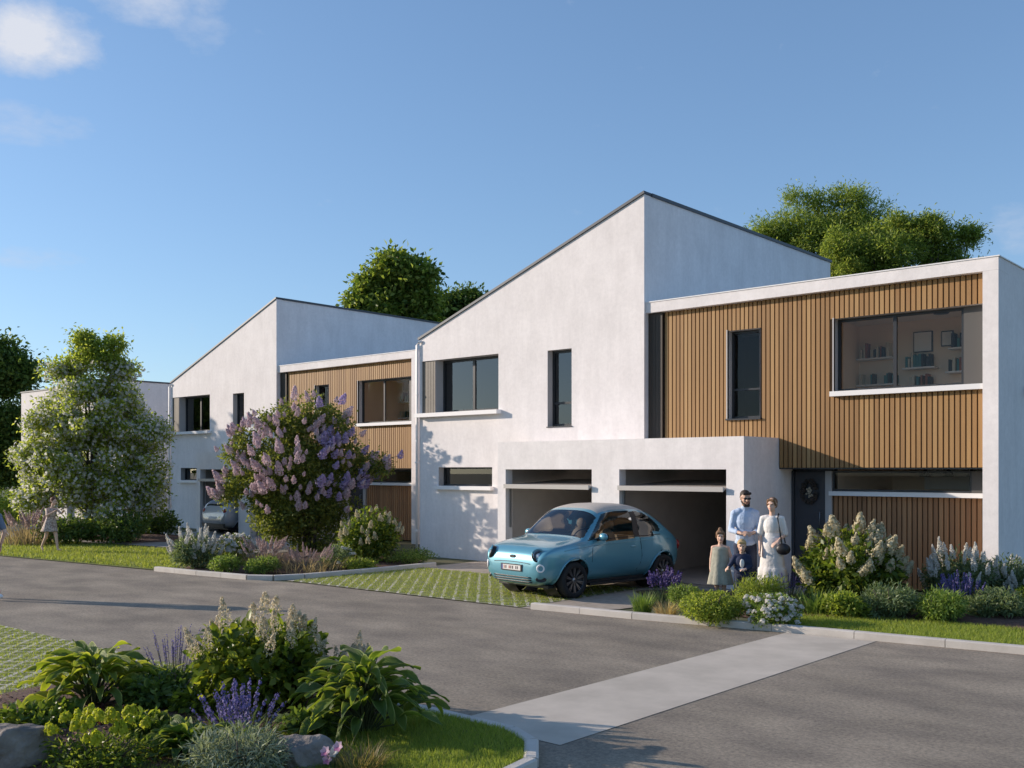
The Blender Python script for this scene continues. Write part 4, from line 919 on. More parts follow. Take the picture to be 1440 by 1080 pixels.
# bark chips on the front bed
n = 5200; a = rng.random(n)*2*np.pi; q = np.sqrt(rng.random(n)); X = -7.75+2.05*q*np.cos(a); Y = 4.15+1.7*q*np.sin(a)
Z = .10*(1-q**2.5)+.014
V, Fc = scatter(T_LEAF, np.column_stack([X, Y, Z]), np.column_stack([rng.normal(size=n), rng.normal(size=n), rng.normal(size=n)*.25]), np.tile((0,0,1.), (n,1))+rdir(n)*.4, rng.uniform(.025,.06,n), .022)
tag(np_mesh('bark_chips', V, Fc, leaf_mat('bark_chip', [(.05,.022,.014), (.10,.05,.032), (.16,.09,.06)], 0, .9)), kind='stuff')

shrub('dark_shrub', 60, 1032, 120, 46, 'dark green filler shrub behind the left boulder', 'shrub', G_hyd, 1500, .07, .04, gf, T=T_LEAF6)
shrub('dark_shrub', 205, 1046, 90, 44, 'dark green filler shrub between the spurge and the small hosta', 'shrub', G_hyd, 1100, .065, .04, gf, T=T_LEAF6)
shrub('dark_shrub', 300, 1010, 120, 64, 'leafy green filler shrub behind the purple sage', 'shrub', G_fhyd, 1700, .075, .045, gf, T=T_LEAF6)
# ---------------------------------------------------------------- cars: lofted shells
def smooth_curve(pts, x, win=0):
    P = np.array(pts, float); xs, ys = P[:,0], P[:,1]; h = np.diff(xs); d = np.diff(ys)/h     # monotone cubic (Fritsch-Carlson)
    m = np.zeros(len(xs)); m[0], m[-1] = d[0], d[-1]
    for i in range(1, len(xs)-1): m[i] = 0 if d[i-1]*d[i] <= 0 else 2*d[i-1]*d[i]/(d[i-1]+d[i])
    i = np.clip(np.searchsorted(xs, x)-1, 0, len(h)-1); t = (x-xs[i])/h[i]
    return (2*t**3-3*t**2+1)*ys[i]+(t**3-2*t**2+t)*h[i]*m[i]+(-2*t**3+3*t**2)*ys[i+1]+(t**3-t**2)*h[i]*m[i+1]
def in_poly(poly, x, y):
    ins = False; j = len(poly)-1
    for i in range(len(poly)):
        xi, yi = poly[i]; xj, yj = poly[j]
        if (yi > y) != (yj > y) and x < (xj-xi)*(y-yi)/(yj-yi)+xi: ins = not ins
        j = i
    return ins
M_tyre = mat('tyre_rubber', (.012,.012,.013), .8); M_rim = mat('dark_wheel_rim', (.05,.05,.055), .35, metal=.8); M_rimface = mat('wheel_rim_face', (.30,.30,.31), .3, metal=.9)
M_black = mat('black_trim', (.012,.012,.014), .45); M_seat = mat('tan_seat', (.30,.20,.12), .7); M_cabin = mat('dark_cabin', (.02,.02,.022), .8)
M_chrome = mat('chrome', (.75,.75,.75), .12, metal=1); M_lens = glass_mat('headlight_glass', (.92,.94,.96), 1.3)
M_cglass = glass_mat('car_glass', (.62,.68,.72), 1.5); M_bulb = mat('lamp_reflector', (.85,.85,.85), .25)
def make_car(loc, rz, label, cat, S, paint, roofm, name='small_car'):
    """S: dict of profile curves along the length (nose at y = 0, tail towards +y), half width x, height z"""
    car = empty(name, loc, label, cat, rz=rz); L = S['L']
    q = np.linspace(0, 1, 121); xs = L*(q-.155*np.sin(2*np.pi*q)/np.pi*.98); xs = np.unique(np.concatenate([xs, [.004, .012, .024, L-.004, L-.012, L-.024]]))
    ztop, zbelt, zbot, wid = (smooth_curve(S[k], xs) for k in ('top', 'belt', 'bot', 'wid')); tuck = smooth_curve(S['tuck'], xs)
    nl, nu = 17, 31; ring = []
    for k in range(nl):   # underside centre up to the belt line
        a = math.pi/2*k/(nl-1); ring.append(('l', math.sin(a)**(2/4.2), math.cos(a)**(2/4.2)))
    for k in range(1, nu):
        a = math.pi/2*k/(nu-1); ring.append(('u', math.cos(a)**(2/3.5), math.sin(a)**(2/3.5)))
    V = np.zeros((len(xs), len(ring), 3))
    for j, (kind, fy, fz) in enumerate(ring):
        if kind == 'l':
            hgt = 1-fz; bulge = 1-.045*(1-fy if fy > .99 else 0)-.035*np.clip((.55-hgt)/.55, 0, 1)**2
            V[:,j,0] = wid*fy*bulge; V[:,j,2] = zbelt-(zbelt-zbot)*fz
        else: V[:,j,0] = wid*fy*(1-tuck*(1-(1-fz)**6)); V[:,j,2] = zbelt+(ztop-zbelt)*fz
        V[:,j,1] = xs
    # snap side vertices onto the wheel-arch circles
    for (cy, cz, rr) in S['arch']:
        dy = V[:,:,1]-cy; dz = V[:,:,2]-cz; dist = np.hypot(dy, dz); sel = (np.abs(dist-rr) < .024) & (V[:,:,0] > .45)
        f = np.where(sel, rr/np.maximum(dist, 1e-6), 1); V[:,:,1] = cy+dy*f; V[:,:,2] = cz+dz*f
    groups = {}
    def cls(c, n):
        y, z, x = c[1], c[2], abs(c[0])
        for (cy, cz, rr) in S['arch']:
            if math.hypot(y-cy, z-cz) < rr-.004 and x > .42: return None
        for nm, poly in S['side_glass']:
            if in_poly(poly, y, z) and n[0] > .45: return nm
        for nm, y0, y1, zmin, lim in S['top_glass']:
            if y0 < y < y1 and z > zmin and x < lim(y): return nm
        for nm, y0, y1, lim in S['roof']:
            if y0 < y < y1 and n[2] > .5 and x < lim: return nm
        return 'body'
    W2 = V.copy()
    for sgn in (1, -1):
        for i in range(len(xs)-1):
            for j in range(len(ring)-1):
                P = [W2[i,j], W2[i+1,j], W2[i+1,j+1], W2[i,j+1]]; c = sum(P)/4; n = np.cross(P[1]-P[0], P[3]-P[0]); nn = np.linalg.norm(n)
                if nn < 1e-10: continue
                n = n/nn; n = np.array((abs(n[0]), n[1], n[2])); n[2] = abs(n[2]) if c[2] > .9 else n[2]
                g = cls(c, n)
                if g in ('side_window', 'quarter_window'): g = g+('' if sgn > 0 else '/')
                if g: groups.setdefault(g, []).append((sgn, i, j))
    for e, i in ((0, 0), (1, len(xs)-1)): pass
    idx = lambda s, i, j: (0 if s > 0 else len(xs)*len(ring))+i*len(ring)+j
    allV = np.concatenate([W2.reshape(-1,3), (W2*np.array((-1,1,1))).reshape(-1,3)])
    mats = {'body': paint, 'roof_panel': roofm}
    BODY = None
    for g in sorted(groups, key=lambda s: s != 'body'):
        fs = []
        for s, i, j in groups[g]:
            f = [idx(s,i,j), idx(s,i+1,j), idx(s,i+1,j+1), idx(s,i,j+1)]; fs.append(f if s > 0 else f[::-1])
        if g == 'body':
            for i in (0, len(xs)-1): fs_cap = [idx(1,i,j) for j in range(len(ring))]+[idx(-1,i,j) for j in range(len(ring)-2, 0, -1)]; cap_i = fs_cap
        used = sorted({k for f in fs for k in f}); rm = {k: a for a, k in enumerate(used)}
        bm_ = bmesh.new(); vv = [bm_.verts.new(allV[k]) for k in used]
        for f in fs:
            try: bm_.faces.new([vv[rm[k]] for k in f])
            except ValueError: pass
        if g == 'body':
            for i in (0, len(xs)-1):
                ks = [idx(1,i,j) for j in range(len(ring))]+[idx(-1,i,j) for j in range(len(ring)-2, 0, -1)]
                try: bm_.faces.new([vv[rm[k]] for k in ks if k in rm])
                except ValueError: pass
        bmesh.ops.remove_doubles(bm_, verts=bm_.verts, dist=.0008); bmesh.ops.recalc_face_normals(bm_, faces=bm_.faces)
        g = g.rstrip('/'); me = bpy.data.meshes.new(g); bm_.to_mesh(me); bm_.free(); me.materials.append(mats.get(g, M_cglass))
        for p in me.polygons: p.use_smooth = True
        o = link(g, me, car)
        if g == 'body': BODY = o
    def surf(y, z, off=.0):
        """x of the side surface at a given length position and height"""
        i = int(np.argmin(np.abs(xs-y))); col = W2[i]; col = col[(col[:,0] > .15)]; return float(np.interp(z, col[:,2], col[:,0]))+off
    # wheels, wells and arch lips
    for (cy, cz, rr), y_ in zip(S['arch'], (0, 1)):
        for sgn in (1, -1):
            xw = S['track']; R0 = S['wheel']
            Mx = Matrix.Translation((sgn*xw, cy, R0)) @ Matrix.Rotation(sgn*math.pi/2, 4, 'Y') @ (Matrix.Rotation(0, 4, 'Z'))
            t = MB(); t.lathe([(R0*.66,-.10), (R0*.9,-.105), (R0*.98,-.08), (R0,-.05), (R0,.05), (R0*.98,.08), (R0*.9,.10), (R0*.72,.10), (R0*.68,.085)], Mx, 40)
            wl_ = t.build('wheel', M_tyre, car)
            m = MB(); m.lathe([(0,.02), (R0*.2,.03), (R0*.62,-.02), (R0*.70,.07), (R0*.73,.092), (R0*.68,.096), (R0*.655,.06)], Mx, 40)
            m.lathe([(0,.075), (R0*.12,.075), (R0*.15,.06)], Mx, 20, 1)
            for k in range(10):
                a = 2*math.pi*k/10; c, s = math.cos(a), math.sin(a)
                for dlt in (-.055, .055):
                    w = R0*.028; p0 = (R0*.12*c, R0*.12*s); p1 = (R0*.68*math.cos(a+dlt*1.6), R0*.68*math.sin(a+dlt*1.6)); px_, py_ = -s*w, c*w
                    vs = [(p0[0]-px_,p0[1]-py_,.07), (p0[0]+px_,p0[1]+py_,.07), (p1[0]+px_,p1[1]+py_,.085), (p1[0]-px_,p1[1]-py_,.085)]
                    vs += [(v[0], v[1], v[2]-.03) for v in vs]
                    m.add([Mx @ Vector(v) for v in vs], ((0,1,2,3),(4,7,6,5),(0,4,5,1),(1,5,6,2),(2,6,7,3),(3,7,4,0)), 1)
            m.build('rim', [M_rim, M_rimface], wl_)
            lip = MB(); pts = []
            for k in range(0, 41):
                a = -.25+(math.pi+.5)*k/40; yy, zz = cy+rr*math.cos(a), cz+rr*math.sin(a)
                if zz < S['sill']+.01: continue
                pts.append((sgn*(surf(yy, zz)+.004), yy, zz))
            lip.tube(pts, .016, 8)
            lip.build('wheel_arch', S.get('archm', paint), car)
            wd = MB(); wd.lathe([(rr-.003,-.0), (rr-.003,.32)], Matrix.Translation((sgn*(xw-.03), cy, cz)) @ Matrix.Rotation(-sgn*math.pi/2, 4, 'Y'), 40); wd.box(sgn*.40-.01, sgn*.40+.01, cy-rr, cy+rr, .2, cz+rr)
            wd.build('wheel_well', M_black, car)
    fl = MB(); fl.box(-.62, .62, .25, L-.25, S['sill']-.02, S['sill']+.03); fl.build('underbody', M_black, car)
    return car, surf, paint
def side_poly(pts): return pts
FI = dict(L=3.63, wheel=.305, track=.70, sill=.20,
    top=[(0,.50),(.006,.60),(.02,.68),(.05,.755),(.10,.815),(.2,.868),(.38,.915),(.6,.952),(.80,.985),(.91,1.015),(1.06,1.165),(1.24,1.345),(1.36,1.44),(1.54,1.505),(1.85,1.54),(2.15,1.54),(2.45,1.51),(2.74,1.42),(2.98,1.28),(3.18,1.12),(3.36,.985),(3.50,.88),(3.58,.78),(3.612,.69),(3.63,.56)],
    belt=[(0,.47),(.006,.55),(.02,.62),(.05,.675),(.10,.72),(.2,.765),(.38,.81),(.6,.845),(.9,.88),(1.3,.905),(2.0,.935),(2.7,.95),(3.1,.93),(3.35,.86),(3.52,.75),(3.60,.64),(3.63,.52)],
    bot=[(0,.43),(.006,.37),(.02,.31),(.06,.25),(.2,.205),(.6,.19),(3.0,.19),(3.4,.22),(3.56,.28),(3.612,.36),(3.63,.46)],
    wid=[(0,.44),(.006,.55),(.02,.63),(.05,.69),(.12,.745),(.28,.785),(.5,.805),(.8,.822),(1.4,.815),(2.4,.818),(2.9,.815),(3.2,.785),(3.4,.73),(3.54,.64),(3.61,.53),(3.63,.42)],
    tuck=[(0,.0),(.6,.02),(1.0,.055),(1.4,.065),(2.8,.07),(3.2,.05),(3.63,.0)],
    arch=[(.71,.32,.355),(2.98,.32,.355)],
    side_glass=[('side_window', [(1.03,.955),(1.14,1.06),(1.31,1.24),(1.46,1.36),(1.68,1.41),(2.16,1.415),(2.16,.975)]), ('quarter_window', [(2.29,.985),(2.29,1.41),(2.48,1.38),(2.68,1.29),(2.85,1.14),(2.90,1.06),(2.85,1.0)])],
    top_glass=[('windscreen', .93, 1.36, .99, lambda y: .735-.20*(y-.93)), ('rear_window', 2.74, 3.10, 1.1, lambda y: .52)],
    roof=[('roof_panel', 1.43, 2.62, .60)])
paint_teal = mat('teal_car_paint', (.115,.33,.42), .30, metal=.3, coat=1)
M_beige_roof = mat('beige_car_roof', (.46,.41,.36), .6, (.52,.47,.41), 30)  # beige tone of the roof panel, apart from the teal body
CARP = Vector((-11.03, 12.40, .004))
car, surf, _ = make_car(CARP, R(-7), 'teal blue small hatchback with a beige roof parked before the open garages', 'car', FI, paint_teal, M_beige_roof)
def nose(y_or_x, z):
    """front surface: distance y at a half width x and height z"""
    best = 9
    xsn = np.linspace(0, .6, 140)
    for y in xsn:
        zt, zb_, zl, w = (float(smooth_curve(FI[k], np.array([y]))[0]) for k in ('top','belt','bot','wid'))
        if z > zt or z < zl: continue
        if z >= zb_: hw = w*max(0, 1-((z-zb_)/max(zt-zb_, 1e-4))**3.5)**(1/3.5)
        else: hw = w*max(0, 1-((zb_-z)/max(zb_-zl, 1e-4))**4.2)**(1/4.2)
        if hw >= abs(y_or_x): return float(y)
    return .3
for sgn in (1, -1):
    # round headlight set into the corner of the nose with a painted brow
    hx, hz = .60, .735; hy = nose(hx, hz); nrm = Vector((sgn*.62, -.72, .30)).normalized(); Q = nrm.to_track_quat('Z', 'Y').to_matrix().to_4x4(); M0 = Matrix.Translation(Vector((sgn*hx, hy, hz))-nrm*.022) @ Q
    h = MB(); h.lathe([(.110,-.05), (.114,.01), (.106,.026), (.092,.03), (.088,.012), (0,.0)], M0, 36); H0 = h.build('headlight', M_black, car)
    g = MB(); g.lathe([(.0,.044), (.05,.041), (.08,.034), (.092,.024)], M0, 30); g.build('headlight_lens', M_lens, H0)
    bb = MB(); bb.lathe([(0,.034), (.034,.030), (.042,.012)], M0, 20); bb.build('headlight_bulb', M_bulb, H0)
    br = MB(); pts = [M0 @ Vector((.108*math.cos(a), .108*math.sin(a), .024)) for a in np.linspace(R(20), R(160), 18)]; br.tube(pts, .017, 8); br.build('headlight_brow', paint_teal, H0)
    lx, lz = .665, .53; ly = nose(lx, lz); n2 = Vector((sgn*.62, -.78, -.02)).normalized(); M1 = Matrix.Translation(Vector((sgn*lx, ly, lz))-n2*.004) @ n2.to_track_quat('Z', 'Y').to_matrix().to_4x4()
    d = MB(); d.lathe([(.036,0), (.05,.014), (.066,.012), (.07,-.004)], M1, 28); d.lathe([(0,.004), (.037,.004)], M1, 28, 1); d.build('running_light', [M_bulb, paint_teal], car)
    fx, fz = .64, .345; fy = nose(fx, fz); n3 = Vector((sgn*.6, -.8, -.05)).normalized(); M2 = Matrix.Translation(Vector((sgn*fx, fy, fz))-n3*.006) @ n3.to_track_quat('Z', 'Y').to_matrix().to_4x4() @ Matrix.Diagonal((1.7,.85,1,1))
    v = MB(); v.lathe([(0,.004), (.045,.006), (.05,.012), (.054,-.01)], M2, 24); v.build('side_intake', M_black, car)
    # door mirror, handle, shut lines, B pillar
    m = MB(); m.ball((sgn*.93, 1.24, 1.005), (.095,.055,.068), 18, 12); mo = m.build('door_mirror', paint_teal, car)
    a = MB(); a.tube([(sgn*.78,1.24,.95), (sgn*.88,1.24,.975)], .026, 8); a.quad((sgn*.855,1.297,.955), (sgn*1.0,1.297,.955), (sgn*1.0,1.297,1.05), (sgn*.855,1.297,1.05)); a.build('mirror_foot', M_black, mo)
    h = MB(); xh = surf(2.10, .80); h.ball((sgn*(xh+.004), 2.12, .80), (.014,.075,.018), 14, 8); h.build('door_handle', paint_teal, car)
    ln = MB()
    def line(pts, r=.005):
        ln.tube([(sgn*(surf(y, z)+.0005), y, z) for y, z in pts], r, 5)
    line([(1.13,.93),(1.10,.8),(1.09,.6),(1.10,.42),(1.16,.27)]); line([(2.30,.94),(2.33,.8),(2.36,.62),(2.34,.5),(2.28,.38)]); line([(1.16,.27),(1.7,.262),(2.28,.265),(2.31,.36)])
    ln.build('door_seam', M_black, car)
    bp = MB(); P_ = []
    for z in np.linspace(.96, 1.40, 12):
        P_ += [(sgn*(surf(2.16, z)+.003), 2.155, z), (sgn*(surf(2.29, z)+.003), 2.295, z)]
    bp.add(P_, [(2*i, 2*i+1, 2*i+3, 2*i+2) for i in range(11)], 0, True); bp.build('door_pillar', M_black, car)
    trim = MB(); trim.tube([(sgn*(surf(y, .955+.014*(y-1.05))+.002), y, .955+.014*(y-1.05)) for y in np.linspace(1.02, 2.86, 40)], .007, 6); trim.build('waist_trim', M_black, car)
    ap = MB(); ap.tube([(sgn*(surf(y, z)+.002), y, z) for y, z in ((.45,.80),(.7,.83),(1.1,.858),(1.8,.88),(2.5,.90),(3.1,.89))], .006, 5); ap.build('crease', paint_teal, car)
    sk = MB(); sk.box(min(sgn*.70, sgn*.775), max(sgn*.70, sgn*.775), 1.08, 2.56, .185, .225); sk.build('sill_trim', M_black, car)
    tl = MB(); tl.ball((sgn*.66, 3.49, .76), (.06,.05,.09), 14, 10); tl.build('tail_light', mat('tail_light_red', (.25,.01,.01), .2), car)
    st = MB(); st.ball((sgn*.34, 1.95, .80), (.21,.13,.30), 16, 10); st.ball((sgn*.34, 1.75, .55), (.22,.28,.12), 16, 8); st.ball((sgn*.34, 2.0, 1.16), (.11,.06,.10), 12, 8); st.build('seat', M_seat, car)
# nose details: number plate, emblem letters, lower grille, bonnet shut line, wipers
yp = nose(0, .50); pl = MB(); pl.box(-.26, .26, yp-.016, yp+.02, .455, .57); PL = pl.build('number_plate', M_black, car)
p2 = MB(); p2.box(-.235, .235, yp-.019, yp-.0165, .472, .554)
x0 = -.18
for k, wv in enumerate((.03,.034,.012,.036,.03,.036,.012,.034,.03)):
    if wv > .02: p2.box(x0, x0+wv-.008, yp-.0205, yp-.0192, .488, .538, 1 if k % 3 else 2)
    x0 += .042
p2.box(-.235, -.205, yp-.0207, yp-.0193, .473, .553, 3)
p2.build('plate_face', [mat('plate_white', (.62,.60,.58), .5), mat('plate_ink', (.05,.045,.05), .5), mat('plate_red', (.35,.08,.06), .5), mat('plate_blue', (.03,.06,.25), .5)], PL)
em = MB(); ye = nose(0, .69); em.ball((0, ye+.004, .69), (.105,.018,.032), 20, 10); EM = em.build('emblem_badge', M_black, car)
cu = bpy.data.curves.new('emblem_text', 'FONT'); cu.body = '500'; cu.size = .062; cu.extrude = .004; cu.align_x = 'CENTER'; cu.align_y = 'CENTER'
to = bpy.data.objects.new('emblem_text', cu); COL.objects.link(to); bpy.context.view_layer.update()
tm = bpy.data.meshes.new_from_object(to.evaluated_get(bpy.context.evaluated_depsgraph_get())); bpy.data.objects.remove(to)
tm.transform(Matrix.Translation((0, ye-.016, .69)) @ Matrix.Rotation(math.pi/2, 4, 'X')); tm.materials.append(M_chrome); link('emblem_text', tm, EM)
gr_ = MB(); P_ = []
for z in (.285, .325, .365):
    gr_.tube([(x, nose(abs(x), z)-.004, z) for x in np.linspace(-.46, .46, 15)], .013, 6)
gr_.build('lower_grille', M_black, car)
bl_ = MB(); bl_.tube([(x, nose(abs(x), .61)-.003, .61-.02*(abs(x)/.45)**2) for x in np.linspace(-.45, .45, 15)], .006, 6); bl_.build('nose_seam', M_black, car)
wp = MB()
for x0, x1 in ((-.42, .12), (.10, .58)): wp.tube([(x0, .945, 1.02), ((x0+x1)/2, .95, 1.032), (x1, .96, 1.02)], .008, 5)
wp.build('wiper', M_black, car)
cb = MB(); cb.box(-.66, .66, .98, 1.12, .60, .93); cb.box(-.62, .62, 1.2, 3.0, .225, .30); cb.build('dashboard', M_cabin, car)
sw = MB(); sw.lathe([(.175,0), (.19,.012), (.19,-.012), (.175,0)], Matrix.Translation((.33, 1.30, .93)) @ Matrix.Rotation(R(68), 4, 'X'), 28); sw.build('steering_wheel', M_black, car)
rb = MB(); rb.box(-.56, .56, 2.42, 2.56, .4, .95); rb.build('rear_seat', M_seat, car)
# pale car inside the garage of the far house, seen from behind
SU = dict(L=4.1, wheel=.32, track=.76, sill=.22,
    top=[(0,.52),(.01,.66),(.06,.78),(.3,.92),(.9,1.02),(1.15,1.08),(1.6,1.40),(2.0,1.56),(2.6,1.61),(3.3,1.58),(3.7,1.50),(3.92,1.30),(4.02,1.06),(4.07,.90),(4.10,.66)],
    belt=[(0,.48),(.01,.60),(.06,.70),(.3,.83),(.9,.93),(1.5,.97),(3.2,1.02),(3.8,1.02),(4.02,.92),(4.08,.78),(4.10,.60)],
    bot=[(0,.46),(.02,.32),(.1,.24),(.6,.2),(3.4,.21),(3.9,.26),(4.06,.32),(4.10,.48)],
    wid=[(0,.5),(.02,.66),(.1,.76),(.4,.84),(1,.87),(3.4,.87),(3.8,.84),(4.0,.79),(4.08,.72),(4.10,.58)],
    tuck=[(0,0),(1.1,.05),(3.5,.07),(4.1,.02)], arch=[(.78,.33,.37),(3.28,.33,.37)],
    side_glass=[('side_window', [(1.35,1.0),(1.75,1.40),(2.2,1.47),(2.9,1.47),(2.9,1.04)]), ('quarter_window', [(3.0,1.05),(3.0,1.47),(3.4,1.42),(3.65,1.15)])],
    top_glass=[('windscreen', 1.2, 1.85, 1.08, lambda y: .68), ('rear_window', 3.74, 3.99, 1.12, lambda y: .60)], roof=[])
pale = mat('silver_white_paint', (.38,.39,.41), .3, metal=.2, coat=1)
car2, surf2, _ = make_car((-29.15, 21.6, .01), R(180), 'pale silver hatchback standing in the open garage of the far house', 'car', SU, pale, pale, 'hatchback_car')
car2.scale = (.9, .9, .8)
for ob in [x for x in COL.objects if x.parent == car2 and x.name.startswith('rear_window')]: ob.data.materials[0] = mat('tinted_rear_glass', (.015,.017,.02), .1)
for sgn in (1, -1):
    tl = MB(); tl.ball((sgn*.68, 4.0, .95), (.10,.07,.12), 14, 10); tl.build('tail_light', mat('tail_light_red', (.25,.01,.01), .2), car2)
rp = MB(); rp.box(-.25, .25, 4.09, 4.11, .62, .73); rp.build('number_plate', M_sill, car2)
bp = MB(); bp.box(-.72, .72, 4.03, 4.105, .30, .44); bp.build('rear_bumper', M_black, car2)
# ---------------------------------------------------------------- people
M_skin = mat('skin', (.52,.32,.23), .55, (.57,.36,.26), 12); M_skin2 = mat('pale_skin', (.68,.43,.31), .55, (.73,.47,.35), 12)
def capsule(mb, a, b, ra, rb, n=12):
    a, b = Vector(a), Vector(b); d = b-a; L = d.length
    if L < 1e-6: return
    d /= L; x = d.orthogonal().normalized(); y = d.cross(x); rings = []
    for k in range(1, 5): t = math.pi/2*k/4; rings.append((a-d*(ra*math.cos(t)), ra*math.sin(t)))
    for k in range(0, 4): t = math.pi/2*k/4; rings.append((b+d*(rb*math.sin(t)), rb*math.cos(t)))
    vs = [a-d*ra]; fs = []
    for c, r in rings: vs += [c+x*(r*math.cos(2*math.pi*i/n))+y*(r*math.sin(2*math.pi*i/n)) for i in range(n)]
    vs.append(b+d*rb); m = len(rings)
    for i in range(n): fs.append((0, 1+(i+1)%n, 1+i)); fs.append((1+(m-1)*n+i, 1+(m-1)*n+(i+1)%n, 1+m*n))
    for k in range(m-1):
        for i in range(n): fs.append((1+k*n+i, 1+k*n+(i+1)%n, 1+(k+1)*n+(i+1)%n, 1+(k+1)*n+i))
    mb.add(vs, fs)
def fuse(name, mb, m, parent, voxel=.01, sm=4):
    """one continuous skin over overlapping shapes"""
    o = mb.build(name, m, None); r = o.modifiers.new('r', 'REMESH'); r.mode = 'VOXEL'; r.voxel_size = voxel; r.use_smooth_shade = True
    s = o.modifiers.new('s', 'SMOOTH'); s.factor = .5; s.iterations = sm
    bpy.context.view_layer.update(); me = bpy.data.meshes.new_from_object(o.evaluated_get(bpy.context.evaluated_depsgraph_get()))
    bpy.data.objects.remove(o); me.name = name
    if not me.materials: me.materials.append(m)
    for p in me.polygons: p.use_smooth = True
    return link(name, me, parent)
def V3(p): return Vector(p)
def hand(mb, w, d, pal, s=1.0, curl=.5):
    """palm, four fingers and a thumb; d = way the fingers point, pal = palm normal"""
    d = V3(d).normalized(); pal = V3(pal); pal = (pal-d*pal.dot(d)).normalized(); sd = d.cross(pal)
    w = V3(w)
    for k in (-1, 0, 1): capsule(mb, w+sd*(k*.018*s), w+d*.085*s+sd*(k*.026*s), .017*s, .015*s, 8)
    for k, ln in zip((-1.5,-.5,.5,1.5), (.060,.074,.078,.066)):
        b = w+d*.085*s+sd*(k*.021*s); c1 = (d*math.cos(curl*.5)+pal*math.sin(curl*.5)); c2 = (d*math.cos(curl*1.5)+pal*math.sin(curl*1.5))
        m = b+c1*(ln*.55*s); capsule(mb, b, m, .0098*s, .0092*s, 8); capsule(mb, m, m+c2*(ln*.5*s), .0092*s, .0078*s, 8)
    t = w+d*.03*s+sd*(.032*s); m = t+(sd*.7+d*.6+pal*.25).normalized()*.038*s; capsule(mb, t, m, .013*s, .011*s, 8); capsule(mb, m, m+(d*.9+pal*.4).normalized()*.03*s, .011*s, .009*s, 8)
def head(mb, c, s, yaw=0, tilt=0):
    """c = centre of the skull; faces -y before rotation"""
    M = Matrix.Translation(c) @ Matrix.Rotation(yaw, 4, 'Z') @ Matrix.Rotation(tilt, 4, 'X')
    def P(x, y, z): return M @ Vector((x*s, y*s, z*s))
    R3 = M.to_3x3().to_4x4()
    mb.ball(P(0,.012,.035), (.074*s,.092*s,.085*s), 18, 12, M=R3); mb.ball(P(0,-.018,-.035), (.060*s,.070*s,.080*s), 16, 10, M=R3)
    capsule(mb, P(0,-.055,-.085), P(0,-.068,-.085), .024*s, .022*s)                       # chin
    capsule(mb, P(0,-.085,.012), P(0,-.104,-.024), .009*s, .014*s, 8)                      # nose
    for g in (-1, 1):
        capsule(mb, P(g*.072,.015,.012), P(g*.074,.02,-.022), .013*s, .010*s, 8)           # ear
        capsule(mb, P(g*.03,-.082,.028), P(g*.05,-.072,.026), .008*s, .008*s, 8)           # brow
        capsule(mb, P(g*.040,-.055,-.025), P(g*.030,-.06,-.05), .022*s, .018*s, 8)         # cheek
    capsule(mb, P(-.018,-.084,-.056), P(.018,-.084,-.056), .008*s, .008*s, 8)              # lips
    return P
def face_bits(P, s, parent, lip=(.35,.12,.10)):
    e = MB()
    for g in (-1, 1): e.ball(P(g*.030,-.082,.010), .0085*s, 10, 6); 
    e.build('eyes', M_black, parent)
    l = MB(); l.tube([P(-.022,-.0905,-.056), P(0,-.0945,-.058), P(.022,-.0905,-.056)], .0055*s, 6); l.build('lips', mat('lips', lip, .5), parent)
def garment(name, rings, m, parent, folds=7, fold=.0, n=48, seed=0, thick=True):
    """rings of (x, y, z, rx, ry); folds grow towards the last ring"""
    rg = random.Random(seed); ph = rg.uniform(0, 6); V = []; Fc = []; N = len(rings)
    # refine
    fine_ = []
    for a, b in zip(rings, rings[1:]):
        for t in range(4): fine_.append([p+(q-p)*t/4 for p, q in zip(a, b)])
    fine_.append(list(rings[-1])); N = len(fine_)
    for i, (x, y, z, rx, ry) in enumerate(fine_):
        f = fold*(i/(N-1))**1.3
        for k in range(n):
            t = 2*math.pi*k/n; w = 1+f*(math.sin(folds*t+ph)+.5*math.sin((folds*2+1)*t+ph*2+i*.15))
            V.append((x+rx*w*math.cos(t), y+ry*w*math.sin(t), z))
    for i in range(N-1):
        for k in range(n): Fc.append((i*n+k, (i+1)*n+k, (i+1)*n+(k+1)%n, i*n+(k+1)%n))
    o = np_mesh(name, np.array(V), np.array(Fc), m, parent, smooth=True)
    so = o.modifiers.new('cloth_thickness', 'SOLIDIFY'); so.thickness = .006; so.offset = 0
    return o
def person(px, d, label, rz, group=None, pos=None):
    p = at_depth(px, d)[0] if pos is None else Vector(pos); return empty('person', p, label, 'person', group, rz)
gp = 'family standing beside the right garage'
face_cam = lambda p: math.atan2(p.x, -p.y)*1.0
def rz_to_cam(px, d, extra=0):
    p = at_depth(px, d)[0]; return math.atan2(-p.x, p.y)*0+math.atan2(p.x, -p.y)*-1*0 + (math.atan2(-p.y, -p.x)+math.pi/2) + extra
M_shirt = mat('light_blue_shirt', (.42,.53,.70), .85, (.52,.62,.78), 9, 4, .9, 14); M_navy = mat('navy_trousers', (.018,.024,.05), .85, (.03,.04,.075), 8); M_shoe = mat('brown_shoe', (.07,.04,.025), .6)
M_hairb = mat('dark_brown_hair', (.022,.014,.010), .7, (.05,.03,.02), 40); M_hairl = mat('light_brown_hair', (.14,.075,.035), .7, (.22,.12,.06), 40); M_blond = mat('blond_hair', (.40,.27,.12), .7, (.52,.37,.18), 40)
M_wdress = mat('white_dress_cloth', (.70,.67,.63), .9, (.78,.75,.72), 14, 4, .5, 22); M_sage = mat('sage_dress_cloth', (.33,.32,.25), .9, (.40,.385,.31), 16, 4, .5, 22)
M_bag = mat('black_leather', (.012,.012,.015), .45); M_coat = mat('dark_blue_jacket', (.015,.022,.055), .85, (.025,.035,.08), 8)
